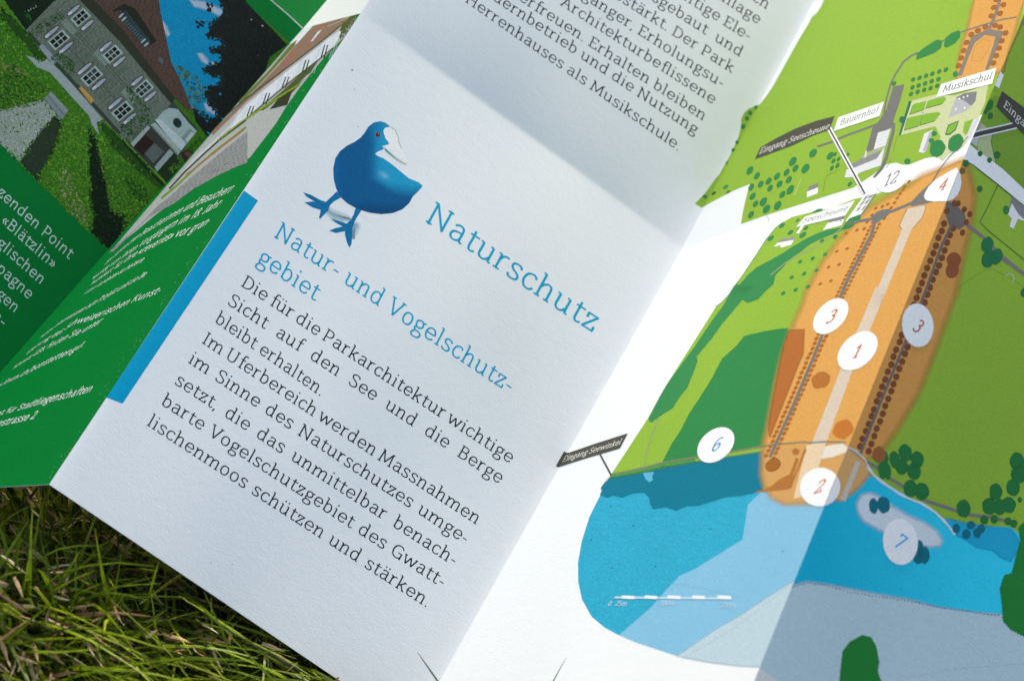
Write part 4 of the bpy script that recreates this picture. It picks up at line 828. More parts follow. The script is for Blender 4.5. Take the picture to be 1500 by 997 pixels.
badge('E', z7((703, 156))[0], 23, 32, -.1, '3', (.17, .17), (.19, -.22), (-9.5, 4.5), (.42, .10, .02)).build('white disc numbered 3')
badge('E', z9((530, 355))[0], 25.5, 34, -.1, '7', (.22, .17), (.19, -.25), (-11, 4), (.05, .38, .74)).build('white disc numbered 7')

def label(key, band, text, a, b_, up, bandcol, ink, extra=None, w=7, sx=.95):
    B = Print(key, 'place_label', base=75, step=4, L=5)
    if extra: extra(B)
    B.poly(band, bandcol, 2)
    if text:
        wu = advance(text, sx, 22)
        set_text(B, text, straight(a, b_, up, up, wu), sx, w, ink, 3, space=22)
    B.build(('white' if bandcol is WHITE else 'dark') + ' name band lettered ' + text if len(text) > 1 else None)
def lead1(B):
    a, b_ = (1214, 187), (1266.8, 283.5); B.line([a, b_], 7, WHITE, 0); B.line([a, b_], 2.4, (.07, .07, .055), 1)
label('D', zu([(383, 930), (415, 863), (500, 813), (620, 752), (740, 708), (848, 680), (820, 757), (720, 793), (600, 850), (480, 895)]), "Eingang Seescheune", zu((404, 903))[0], zu((812, 752))[0], (.068, -.138), SIGN, (.8, .8, .76), lead1)
label('D', zt([(205, 662), (240, 560), (575, 445), (542, 550)]), "Bauernhof", zt((246, 622))[0], zt((527, 522))[0], (.055, -.145), WHITE, (.05, .085, .05), sx=1.0, w=7)
label('D', z3([(485, 570), (515, 493), (838, 397), (812, 492)]), "Musikschul", z3((518, 543))[0], z3((806, 462))[0], (.055, -.15), WHITE, (.05, .085, .05), w=7.5)
label('E', z3([(838, 397), (877, 440), (850, 518), (808, 490)]), "e", z3((813, 462))[0], z3((834, 474))[0], (.09, -.13), WHITE, (.05, .085, .05), w=7.5)
label('D', z2([(330, 415), (395, 338), (762, 220), (690, 330)]), "Seescheune", z2((372, 388))[0], z2((700, 290))[0], (.07, -.115), WHITE, (.05, .085, .05), lambda B: B.poly(z2([(372, 398), (398, 390), (352, 462), (330, 460)]), WHITE, 0), w=7)
label('D', Z(780, 550, 4.985)([(150, 690), (238, 562), (270, 562), (450, 500), (698, 421), (640, 530), (400, 600), (186, 668)]), "Eingang Seewinkel", Z(780, 550, 4.985)((214, 632))[0], Z(780, 550, 4.985)((640, 502))[0], (.068, -.128), SIGN, (.8, .8, .76), lambda B: B.line(Z(780, 550, 4.985)([(490, 565), (576, 724)]), 2.3, SIGN, 1))
def lead2(B):
    a = z5([(672, 82), (760, 58), (860, 36), (950, 14)]); B.line(a, 10.5, (.70, .72, .76), 0); B.line(a, 6.4, (.06, .06, .05), 1)
label('E', z3([(868, 533), (1040, 665), (1040, 830), (930, 722), (835, 622)]), "Eingang", z3((872, 622))[0], z3((1050, 800))[0], (.06, -.14), (.06, .06, .05), (.7, .7, .68), lead2)

S = Print('D', 'scale_bar', base=75, step=4)
za = z8([(315, 612), (855, 617)])
S.line(za, 3.0, (.45, .66, .78), 0)
for a, b_ in ((350, 408), (455, 512), (560, 620), (674, 732), (790, 852)): S.line(z8([(a, 610), (b_, 613)]), 4.6, (.8, .82, .83), 1)
for t, x, y in (("0", 283, 650), ("25m", 316, 650), ("100m", 522, 648), ("200m", 800, 658)): set_text(S, t, affine(z8((x, y))[0], (.095, .003), (.045, -.105)), 1, 9, (.48, .66, .78), 1)
S.build()
# ------------------------------------------------------------------ photo panel (the printed garden picture, its text) and imprint panel
a1 = Z(0, 0, 3.947); a5 = Z(0, 120, 3.836); a4 = Z(160, 100, 4.985); a0 = Z(0, 0, 7.5); azm = Z(0, 230, 3.947)
def inside(pt, poly):
    x, y = pt; c = False
    for (x1, y1), (x2, y2) in zip(poly, poly[1:] + poly[:1]):
        if (y1 > y) != (y2 > y) and x < (x2 - x1) * (y - y1) / (y2 - y1) + x1: c = not c
    return c
def dabs(P, poly, n, size, cols, layer, ang=0.8, ratio=.5):
    """little strokes of foliage inside an outline"""
    xs = [p[0] for p in poly]; ys = [p[1] for p in poly]
    for _ in range(n):
        q = (random.uniform(min(xs), max(xs)), random.uniform(min(ys), max(ys)))
        if q[0] < -8 or q[1] < -8 or not inside(q, poly): continue
        s = size * random.uniform(.5, 1.4); c = random.choice(cols); k = random.uniform(.7, 1.3); a = ang + random.uniform(-.9, .9)
        P.ell(q[0], q[1], s, s * ratio, a, tuple(x * k for x in c), layer + random.uniform(0, 1.4), n=5)
def mott(c, k=.45, L=2.6):
    def f(q):
        r_ = 1 + k * (random.random() * 2 - 1) + .2 * math.sin(q[0] * .9 + 1.7 * math.sin(q[1] * .6)) * math.sin(q[1] * .8)
        return tuple(x * r_ for x in c)
    return f
def rough_edge(P, poly, cols, n, size, layer):
    for _ in range(n):
        i = random.randrange(len(poly)); a, b_ = np.array(poly[i]), np.array(poly[(i + 1) % len(poly)])
        q = a + (b_ - a) * random.random() + np.array((random.gauss(0, 1.2), random.gauss(0, 1.2)))
        P.ell(q[0], q[1], size * random.uniform(.5, 1.4), size * random.uniform(.3, .8), random.uniform(0, 3), random.choice(cols), layer + random.random(), n=5)
def photo_panel():
    G = Print('A', 'green_border', base=6, step=2, L=14)
    G.poly([(-400, -400), (700, -400), (700, 900), (-400, 900)], GREEN_INK, 0); G.build()
    P = Print('A', 'garden_photo', base=14, step=3, mat=PHOTO_INK, L=10)
    frame = [(-60, -60), (285, -60), (355, 0), (405, 47), (450, 90), (423, 63), (162, 369), (61, 272), (38, 250), (0, 208), (-60, 145)]
    frame = [(-60, -60), (285, -60), (355, 0), (424, 62), (162, 369), (61, 272), (38, 250), (0, 208), (-60, 145)]
    SKY = (.004, .29, .50); DK = (.012, .018, .014); VEG = (.055, .19, .012); VEG2 = (.16, .32, .025); VEGD = (.016, .06, .008); HEDGE = (.022, .085, .010)
    P.poly(frame, mott(VEG, .6), 0, L=2.8)
    lawn = a5([(240, 0), (330, 0), (510, 200), (560, 300), (844, 560), (844, 720), (610, 950), (0, 350), (0, 0)])
    dabs(P, lawn, 3200, 2.0, [VEG, VEG2, (.08, .22, .015), (.035, .13, .010)], 1)
    # left meadow, clipped hedge and its shade
    left = a1([(-40, 90), (0, 80), (150, 340), (260, 420), (300, 560), (200, 610), (0, 640), (-40, 640)])
    P.poly(left, mott((.05, .20, .012)), 1, L=2.6); dabs(P, left, 1500, 1.9, [VEG, VEG2, (.03, .12, .01)], 2)
    hed = a0([(0, 690), (60, 700), (180, 730), (280, 790), (340, 850), (420, 900), (560, 975), (420, 1080), (200, 1180), (0, 1200)])
    dabs(P, hed, 1100, 1.9, [VEGD, VEG, (.10, .15, .025), HEDGE], 2)
    dabs(P, a0([(0, 690), (60, 700), (180, 735), (280, 800), (330, 850), (180, 800), (0, 770)]), 150, 1.5, [(.30, .26, .10), (.2, .2, .06)], 3)
    P.poly(a1([(-40, -20), (10, -20), (150, 175), (260, 340), (230, 355), (150, 290), (60, 150), (-40, 60)]), (.085, .24, .016), 2)
    P.poly(a0([(0, 90), (40, 110), (280, 340), (480, 600), (490, 640), (440, 665), (380, 620), (200, 400), (0, 180)]), HEDGE, 3)
    dabs(P, a0([(0, 60), (50, 90), (290, 330), (490, 600), (440, 660), (380, 610), (180, 370), (0, 160)]), 260, 1.5, [VEGD, HEDGE, (.04, .13, .012)], 4)
    P.poly(a1([(0, -30), (330, -30), (330, 0), (150, 178), (60, 60), (20, 0)]), (.010, .022, .010), 2)
    dabs(P, a1([(20, 0), (330, -10), (150, 176)]), 120, 1.6, [(.02, .05, .012), (.008, .02, .008)], 3)
    for i in range(9): q = a0((310 + i * 11 + random.uniform(-8, 8), 118 - i * 6 + random.uniform(-16, 16)))[0]; P.ell(q[0], q[1], .9, .7, 0, (.4, .5, .42), 4, n=6)
    dabs(P, a0([(260, 130), (300, 110), (350, 200), (330, 230), (280, 190)]), 40, 1.3, [(.03, .16, .02)], 4)
    # gravel, bench of stone
    grv = a5([(-60, 165), (0, 162), (130, 130), (245, 95), (345, 215), (115, 450), (0, 345), (-60, 300)])
    P.poly(grv, mott((.34, .38, .30), .4), 2, L=2); dabs(P, grv, 900, 1.4, [(.42, .46, .38), (.24, .30, .22), (.34, .38, .30), (.5, .52, .45)], 3)
    P.poly(a5([(305, 195), (345, 225), (330, 300), (290, 400), (230, 500), (215, 555), (115, 450), (150, 390), (230, 280)]), (.028, .045, .022), 5)
    dabs(P, a5([(305, 195), (350, 225), (330, 300), (290, 400), (230, 500), (215, 555), (115, 450), (150, 390), (230, 280)]), 240, 1.6, [(.02, .035, .018), (.05, .07, .03), (.03, .06, .015)], 6)
    P.poly(a5([(248, 92), (285, 55), (385, 160), (348, 215)]), (.22, .26, .24), 6)
    for i in range(6): P.line(a5([(258 + i * 5, 90 - i * 7), (350 + i * 6, 205 - i * 8)]), .7, random.choice([(.45, .5, .48), (.08, .1, .09), (.3, .34, .33)]), 7)
    # clipped yew wedge with straw patches and the dark cleft beside it
    wedge = a5([(380, 170), (440, 180), (500, 250), (505, 400), (500, 560), (530, 770), (505, 850), (380, 730), (230, 560), (290, 430), (340, 250)])
    dabs(P, wedge, 2600, 1.7, [VEG2, VEG, (.10, .28, .02), (.05, .15, .01)], 3)
    dabs(P, a5([(350, 470), (400, 520), (440, 640), (500, 740), (500, 820), (400, 740), (330, 620)]), 330, 1.6, [(.30, .26, .13), (.2, .2, .07), (.42, .36, .22)], 5)
    cleft = a5([(500, 262), (545, 330), (560, 450), (590, 560), (605, 660), (640, 740), (690, 750), (705, 800), (690, 850), (625, 950), (510, 840), (530, 760), (510, 640), (505, 500)])
    P.poly(cleft, mott((.008, .020, .007), .7), 5, L=2.4); dabs(P, cleft, 260, 1.7, [(.02, .05, .012), (.006, .014, .006), (.03, .07, .014)], 6)
    right = a5([(545, 330), (660, 460), (740, 560), (844, 720), (700, 830), (640, 740), (600, 650), (570, 500)])
    dabs(P, right, 1500, 1.7, [(.05, .19, .02), VEG2, (.035, .13, .012)], 3)
    dabs(P, a5([(700, 520), (760, 540), (844, 620), (830, 690), (770, 670), (720, 610)]), 240, 1.8, [HEDGE, VEGD, (.03, .10, .012)], 5)
    P.poly(a5([(550, 235), (580, 222), (700, 345), (844, 490), (844, 540), (760, 470), (640, 350)]), HEDGE, 5)
    dabs(P, a5([(550, 235), (580, 222), (700, 345), (844, 490), (844, 540), (760, 470), (640, 350)]), 160, 1.4, [VEGD, HEDGE], 6)
    P.line(a5([(590, 228), (700, 335), (844, 470)]), 2.4, (.13, .30, .02), 6)
    P.poly(a4([(0, 480), (60, 510), (250, 700), (430, 860), (400, 910), (220, 760), (0, 560)]), (.03, .10, .012), 5)
    P.line(a4([(150, 570), (280, 700), (440, 870)]), 2.2, (.15, .32, .03), 7)
    P.line(a4([(0, 430), (120, 560), (260, 720), (420, 880)]), 3.6, (.010, .035, .008), 6)
    gcol = [VEG, VEG2, (.04, .14, .012), (.02, .06, .01)]; dcol = [(.010, .024, .008), (.02, .05, .012), (.006, .014, .006)]
    rough_edge(P, cleft, dcol + gcol, 420, 1.9, 7); rough_edge(P, grv, gcol + [(.36, .40, .32)], 260, 1.7, 4)
    rough_edge(P, a5([(305, 195), (345, 225), (330, 300), (290, 400), (230, 500), (215, 555), (115, 450), (150, 390), (230, 280)]), dcol + gcol, 260, 1.7, 7)
    rough_edge(P, a5([(550, 235), (580, 222), (700, 345), (844, 490), (844, 540), (760, 470), (640, 350)]), gcol + dcol, 200, 1.5, 8)
    rough_edge(P, a0([(0, 90), (40, 110), (280, 340), (480, 600), (490, 640), (440, 665), (380, 620), (200, 400), (0, 180)]), gcol + dcol, 260, 1.6, 6)
    # path along the house
    P.poly(a1([(150, 322), (240, 348), (262, 335), (330, 395), (420, 490), (592, 690), (560, 715), (575, 785), (530, 720), (515, 670), (400, 545), (290, 420), (215, 390)]), (.36, .42, .38), 5)
    # house
    WALL = (.16, .19, .135)
    wall = a1([(150, 175), (330, -10), (480, -40), (560, 60), (1012, 580), (900, 720), (870, 742), (740, 832), (690, 790), (590, 690), (430, 500), (300, 370), (200, 250)])
    P.poly(wall, mott(WALL, .3), 4, L=2.2)
    e1 = np.array((.672, .741)) ; e2 = np.array((.765, -.644))          # along the front, up the front
    O = np.array(a1((150, 175))[0])
    def at(u, v): return tuple(O + e1 * u + e2 * v)
    for k in range(0, 150):
        u = k * 1.35 + 4
        for v0, v1 in ((9, 27), (32, 47), (53, 74)):
            if random.random() < .9:
                c = random.choice([(.06, .085, .06), (.09, .12, .09), (.17, .22, .16)])
                a, b_ = at(u, v0 + random.uniform(0, 2)), at(u, v1)
                if inside(a, wall) and inside(b_, wall): P.line([a, b_], .5, c, 5)
    for v in (0, 28.5, 31, 50.5, 54):
        P.line([at(4, v), at(205, v)], .8 if v else 5, (.045, .06, .04), 6)
    for c in ((400, 155, 55), (585, 335, 55), (745, 560, 70)):
        q = np.array(a1((c[0], c[1]))[0])
        for i in range(11):
            m = q + e1 * (i - 5) * 2.3; P.line([tuple(m - e2 * 5), tuple(m + e2 * 5)], 1.1, (.32, .40, .30), 7)
    def window(cx, cy, w, h, s2):
        c = np.array(a1((cx, cy))[0]); r = lambda u, v, du_, dv_, col, ly: P.poly([tuple(c + e1*(u-du_) + e2*(v-dv_)), tuple(c + e1*(u+du_) + e2*(v-dv_)), tuple(c + e1*(u+du_) + e2*(v+dv_)), tuple(c + e1*(u-du_) + e2*(v+dv_))], col, ly)
        r(0, 0, w + 1.2, h + 2.2, (.42, .50, .42), 8)
        for i in (-1, 1):
            for j in (-1, 0, 1): r(i * w * .5, j * h * .66, w * .40, h * .28, tuple(np.array((.014, .017, .016)) * random.choice((.5, .8, 1, 1.6, 3.5))), 9)
        for sgn in (-1, 1):
            P.ell(*(c + e1 * sgn * s2), h * 1.22, 4.2, math.atan2(e2[1], e2[0]), (.10, .018, .016), 9, n=16)
            P.ell(*(c + e1 * sgn * s2), h * 1.10, 2.7, math.atan2(e2[1], e2[0]), (.36, .46, .46), 10, n=16)
            P.ell(*(c + e1 * sgn * s2 - e2 * h * .72), h * .34, 2.3, math.atan2(e2[1], e2[0]), (.60, .62, .66), 11, n=12)
    for x, y in ((340, 232), (530, 443), (708, 643)): window(x, y, 7.4, 12.2, 15.4)
    for x, y in ((466, 103), (650, 314), (830, 514)): window(x, y, 7.0, 10.6, 14.8)
    for poly, n in (([(290, 330), (350, 300), (430, 360), (440, 440), (390, 450), (330, 400)], 130), ([(300, 90), (370, 80), (360, 120), (260, 190), (180, 220), (170, 180)], 110), ([(720, 460), (770, 500), (840, 600), (880, 640), (830, 720), (790, 700), (750, 790), (680, 740), (800, 640), (740, 560)], 260), ([(690, 740), (800, 690), (880, 650), (900, 700), (840, 780), (740, 830)], 160)):
        dabs(P, a1(poly), n * 2, 1.5, [VEGD, HEDGE, (.03, .11, .014), (.05, .15, .02)], 12)
    P.poly(a1([(225, 270), (245, 255), (335, 355), (305, 375)]), (.34, .38, .40), 10)
    for i in range(8): P.line(a1([(238 + i * 11, 275 + i * 12), (250 + i * 11, 264 + i * 12)]), .5, (.14, .16, .16), 11)
    P.poly(a1([(455, 512), (470, 500), (545, 580), (525, 602)]), (.60, .34, .07), 10); P.line(a1([(460, 518), (532, 597)]), .5, (.3, .15, .03), 11)
    # roof, eave, dormer
    P.poly(a1([(440, -20), (520, -40), (700, 150), (1012, 560), (1000, 610), (930, 530), (700, 250)]), (.040, .045, .026), 8)
    roof = a1([(500, -40), (912, -40), (930, 80), (990, 360), (1050, 480), (1112, 640), (1080, 640), (1012, 570), (700, 160)])
    P.poly(roof, mott((.105, .062, .042), .4), 9, L=2.2); dabs(P, roof, 900, 1.2, [(.14, .07, .05), (.075, .05, .035), (.11, .075, .05)], 10)
    P.poly(a1([(640, 70), (715, 25), (780, 50), (905, 240), (870, 262), (760, 150), (700, 60)]), (.025, .028, .018), 12)
    P.poly(a1([(690, 90), (725, 60), (870, 240), (835, 285)]), (.035, .06, .055), 13)
    for x, y in ((700, 92), (716, 112), (828, 238), (846, 258)): P.ell(*a1((x, y))[0], 5.0, 1.5, -.72, (.42, .48, .47), 14, n=10)
    for i in range(9): q = a1((730 + i * 11, 130 + i * 12))[0]; P.ell(q[0], q[1], 4.4, .9, -.72, (.09, .15, .14), 14, n=8)
    P.ell(*a1((930, 350))[0], 5.4, 3.0, 1.1, (.10, .14, .15), 12, n=14)
    # white porch
    P.poly(a1([(745, 835), (865, 735), (1000, 590), (1020, 610), (1140, 742), (1045, 895), (1010, 930), (890, 985)]), (.05, .07, .05), 12)
    P.poly(a4([(335, 380), (400, 310), (440, 290), (500, 300), (580, 400), (640, 460), (525, 605), (470, 560)]), (.40, .52, .46), 13)
    P.poly(a4([(335, 380), (370, 372), (560, 545), (525, 605)]), (.60, .66, .62), 14)
    P.poly(a4([(300, 415), (335, 395), (520, 610), (500, 636)]), (.42, .50, .40), 15); P.line(a4([(312, 420), (500, 625)]), .9, (.12, .15, .1), 16)
    P.ell(*a4((497, 400))[0], 6.0, 7.8, -.5, (.045, .07, .055), 16, n=18); P.ell(*a4((497, 400))[0], 4.4, 6.0, -.5, (.02, .035, .03), 17, n=18)
    P.poly(a4([(525, 505), (590, 440), (620, 470), (560, 550)]), (.24, .36, .31), 15); P.poly(a4([(555, 520), (600, 465), (625, 480), (570, 545)]), (.5, .62, .56), 16)
    P.poly(a4([(155, 550), (280, 420), (300, 435), (175, 575)]), (.40, .47, .40), 15)
    P.poly(a4([(175, 575), (300, 432), (445, 580), (320, 720)]), (.055, .058, .045), 14); P.poly(a4([(180, 575), (262, 485), (330, 545), (245, 640)]), (.035, .018, .014), 16); P.poly(a4([(255, 620), (330, 545), (400, 610), (320, 695)]), (.13, .15, .13), 16)
    P.poly(a4([(330, 720), (440, 590), (470, 620), (350, 755)]), (.36, .44, .40), 15)
    P.poly(a4([(350, 760), (470, 620), (540, 700), (520, 790), (440, 870), (390, 800)]), (.02, .04, .014), 14)
    dabs(P, a4([(430, 740), (500, 640), (540, 700), (530, 780), (470, 800)]), 120, 1.5, [(.09, .26, .02), (.04, .14, .015), (.13, .3, .03)], 16)
    dabs(P, a4([(560, 600), (640, 500), (730, 510), (720, 560), (640, 620)]), 130, 1.5, [(.03, .11, .015), (.015, .05, .01)], 14)
    P.poly(a4([(520, 620), (580, 590), (650, 640), (560, 720)]), (.05, .03, .02), 12); P.poly(a4([(545, 625), (570, 605), (640, 650), (600, 665)]), (.15, .07, .05), 13)
    # sky, clouds, trees behind
    P.poly(a1([(868, -40), (1420, -40), (1420, 500), (1250, 700), (1180, 690), (1110, 640), (990, 360), (930, 80), (900, 0)]), SKY, 5)
    for pts in ([(1090, 0), (1180, 10), (1290, 60), (1270, 95), (1200, 60), (1120, 40)], [(935, 120), (960, 150), (985, 200), (970, 215), (945, 180)], [(1140, 310), (1170, 310), (1205, 350), (1200, 380), (1160, 350)], [(1200, 590), (1255, 620), (1240, 665), (1190, 640), (1180, 600)], [(1220, 360), (1270, 370), (1260, 400), (1230, 390)]):
        P.soft_poly(a1(pts), 4, (.50, .62, .70), 7, .9)
    gt = a1([(985, 370), (1010, 370), (1080, 410), (1150, 440), (1180, 500), (1200, 560), (1150, 600), (1170, 650), (1110, 640), (1060, 520)])
    dabs(P, gt, 330, 2.2, [(.08, .17, .06), (.05, .12, .03), (.12, .2, .09), (.035, .09, .02)], 8)
    dark = a1([(1250, -40), (1440, -40), (1420, 10), (1660, 260), (1560, 330), (1500, 520), (1340, 680), (1230, 810), (1190, 780), (1130, 700), (1120, 640), (1190, 690), (1250, 700), (1260, 640), (1200, 590), (1190, 520), (1270, 490), (1280, 440), (1200, 420), (1180, 390), (1290, 370), (1270, 300), (1210, 290), (1300, 270), (1290, 230), (1200, 210), (1220, 150), (1270, 110), (1300, 60)])
    P.poly(dark, mott(DK, .5), 9, L=3)
    leafc = [(.010, .016, .012), (.016, .024, .016), (.022, .030, .024)]
    for k in range(420):
        i = random.randrange(10, len(dark)); a, b_ = np.array(dark[i]), np.array(dark[(i + 1) % len(dark)]); q = a + (b_ - a) * random.random() + np.array((random.uniform(-3, 6), random.uniform(-4, 4)))
        P.ell(q[0], q[1], random.uniform(1.4, 3.6), random.uniform(.8, 1.9), random.uniform(0, 3), random.choice(leafc), 10 + random.random(), n=7)
    for x, y in ((1150, 140), (1205, 45)):
        for _ in range(7): P.ell(*(np.array(a1((x, y))[0]) + np.array((random.uniform(-6, 6), random.uniform(-5, 5)))), random.uniform(2.4, 4.4), random.uniform(1.2, 2.1), random.uniform(0, 3), random.choice(leafc), 10 + random.random(), n=9)
    P.line(a1([(1150, 130), (1220, 125), (1290, 130)]), .7, DK, 10)
    for x, y in ((1250, 470), (1272, 545), (1290, 690), (1195, 520), (1360, 632), (1196, 700), (1205, 770)):
        P.ell(*a1((x, y))[0], random.uniform(1.5, 3), random.uniform(1, 1.8), .6, (.02, .32, .60), 12, n=7)
    z5b = Z(360, 0, 6.233)
    dabs(P, dark, 500, 1.6, [(.016, .022, .018), (.008, .012, .010)], 11)
    for x, y, c in ((50, 182, (.25, .35, .36)), (152, 238, (.45, .55, .55)), (235, 622, (.05, .3, .5)), (108, 510, (.05, .07, .05))): P.ell(*z5b((x, y))[0], 1.5, 1.2, 0, c, 12, n=7)
    P.build()
    T = Print('A', 'body_text', base=12, step=2)
    ink = (.62, .70, .62)
    end = [((400, 592), "genden Point"), ((306, 648), "«Blätzlin»"), ((238, 742), "glischen"), ((167, 825), "pagne"), ((88, 905), "gen"), ((15, 985), "-")]
    for i, ((x, y), t) in enumerate(end):
        t = {0: "angrenzenden Point", 1: "dem <Blätzlin>", 2: "im englischen", 3: "mpagne", 4: "wegen", 5: "n-"}[i]
        e = azm((x, y))[0]; wu = advance(t, 1.02, 26, True); sc = .258; d = np.array((.745, .667)) * wu * sc
        set_text(T, t, straight((e[0] - d[0], e[1] - d[1]), e, (.135, -.19), (.135, -.19), wu), 1.02, 7.4, ink, sans=True, space=26)
    T.build()
    Lr = Print('A', 'fold_crack', base=12, step=2)
    Lr.line([(392, -4), (420, 20), (443, 41.5)], 1.7, (.62, .68, .62), 0); Lr.build()

def imprint_panel():
    G = Print('B', 'green_border', base=16, step=2, L=3.2)
    G.poly([(-300, 900), (-200, 600), (444, 42), (600, -200), (900, -500), (900, 0), (500, 300), (100, 760)], GREEN_INK, 0); G.build()
    zb5 = Z(360, 0, 6.233); zb2 = Z(0, 230, 3.947); zi = Z(120, 250, 4.986)
    P = Print('B', 'house_photo', base=26, step=4, mat=PHOTO_INK, L=3.5)
    def fold_x(y): return 444 - (y - 42) * .8834
    outer = zb5([(1080, -40), (1060, 60), (1010, 150), (985, 230), (940, 310), (880, 360), (800, 440), (690, 560), (590, 680), (480, 820), (360, 990)]) + [(405, 180), (390, 200), (366, 231), (346, 242), (327, 250), (312, 259), (280, 278), (248, 300), (224, 318), (200, 338), (180, 354)]
    P.poly([(520, -30)] + outer + [(160, 371), (300, 207), (444, 42), (482, 0), (500, -30)], (.40, .42, .40), 0)
    P.poly(zb5([(700, 60), (750, -20), (905, -20), (830, 110), (800, 100), (640, 210), (470, 400), (400, 400), (520, 262)]), (.72, .76, .80), 1)
    P.poly(zb5([(905, -20), (1090, -20), (1060, 60), (1010, 150), (960, 280), (930, 320), (860, 360), (840, 300), (880, 240), (830, 190), (810, 120)]), (.075, .105, .025), 1)
    dabs(P, zb5([(905, -20), (1090, -20), (1060, 60), (1010, 150), (960, 280), (860, 360), (880, 240), (810, 120)]), 130, 1.6, [(.12, .17, .03), (.04, .06, .02), (.09, .10, .05)], 2)
    P.poly(zb5([(795, 95), (832, 190), (950, 150), (940, 175), (860, 240), (690, 390), (400, 610), (200, 770), (0, 940), (-300, 1240), (-310, 1200), (60, 850), (300, 600), (470, 400), (640, 210)]), (.26, .165, .115), 2)
    P.poly(zb5([(470, 365), (440, 430), (250, 640), (100, 800), (-60, 960), (-60, 920), (200, 660), (420, 400)]), (.13, .19, .04), 3)
    P.line(zb5([(950, 152), (820, 215), (745, 245)]), .7, (.5, .55, .55), 4)
    for pts in ([(700, 235), (715, 250), (610, 380), (590, 385)],): P.poly(zb5(pts), (.62, .68, .72), 4)
    for pts in ([(690, 230), (722, 225), (700, 270), (660, 290)], [(440, 450), (465, 455), (380, 560), (330, 600)]): P.poly(zb5(pts), (.34, .14, .09), 5)
    P.line(zb5([(870, 235), (700, 375), (420, 590), (200, 750), (0, 905), (-200, 1075)]), 1.8, (.055, .065, .045), 5)
    fac = zb5([(860, 280), (870, 300), (840, 370), (800, 430), (690, 520), (560, 620), (440, 710), (300, 820), (120, 975), (-120, 1190), (-150, 1170), (0, 965), (200, 800), (420, 620), (640, 450), (760, 350)])
    P.poly(fac, (.62, .68, .72), 4)
    def col(i):
        for x0, y0, w, h in ((690, 470, 30, 60), (525, 605, 30, 60), (345, 745, 26, 50), (165, 900, 26, 50), (10, 1040, 26, 50)):
            pass
    for x0, y0, s in ((700, 475, 1.0), (528, 610, .95), (345, 755, .8), (170, 905, .85), (25, 1020, .8)):
        for dx in (-14, 14):
            P.poly(zb5([(x0 + dx - 6, y0 + 62 * s), (x0 + dx + 30, y0 - 60 * s), (x0 + dx + 42, y0 - 66 * s), (x0 + dx + 8, y0 + 58 * s)]), (.025, .028, .035), 6)
        for dx in (-60, -44, 66, 82, 100):
            P.line(zb5([(x0 + dx - 6, y0 + 66 * s), (x0 + dx + 36, y0 - 62 * s)]), .7, (.40, .50, .58), 5)
    P.line(zb5([(800, 440), (600, 600), (470, 700), (300, 840), (120, 990), (-60, 1140)]), 1.6, (.06, .07, .03), 6)
    P.poly(zb5([(660, 560), (600, 600), (480, 700), (330, 840), (120, 1010), (160, 1010), (360, 860), (480, 780), (590, 670)]), (.07, .10, .03), 6)
    P.line(zb5([(490, 775), (380, 840), (240, 930), (120, 1010), (-60, 1130), (-260, 1290)]), 2.8, (.20, .30, .02), 7)
    P.poly(zb5([(590, 670), (560, 690), (480, 770), (540, 720)]), (.5, .52, .5), 7)
    P.poly(zb5([(500, 770), (420, 850), (380, 960), (220, 1000), (300, 900)]), (.035, .045, .02), 7)
    P.line(a4([(960, 300), (900, 410), (830, 480), (760, 545), (640, 650), (560, 740)]), 3.2, (.50, .56, .58), 5)
    P.line(a4([(1000, 380), (920, 440), (800, 530), (700, 620), (560, 750), (440, 880)]), 2.2, (.03, .035, .025), 7)
    P.line(a4([(1000, 430), (900, 510), (780, 600), (640, 720), (480, 870), (380, 950)]), 3.2, (.17, .28, .03), 6)
    P.line(a4([(985, 452), (860, 545), (760, 625), (660, 705), (560, 780)]), 1.5, (.36, .11, .08), 8)
    road = a4([(1010, 460), (860, 580), (700, 710), (560, 830), (440, 940), (360, 1000), (180, 1190), (30, 1340), (0, 1340), (300, 1080), (470, 990), (620, 880), (800, 780), (930, 720), (1010, 690)])
    P.poly(road, mott((.24, .255, .25), .35), 5, L=2); dabs(P, road, 300, 1.2, [(.30, .31, .30), (.17, .18, .17), (.24, .25, .24)], 6, ang=-.75)
    dabs(P, a4([(700, 790), (800, 720), (900, 670), (880, 700), (780, 770)]), 60, 1.2, [(.08, .08, .08)], 8, ang=-.6)
    P.build()
    T = Print('B', 'imprint_text', base=32, step=2, L=3)
    zs = Z(120, 250, 4.986); z8b = Z(0, 420, 4.531); z2b = Z(0, 230, 3.947)
    ink = (.78, .82, .78)
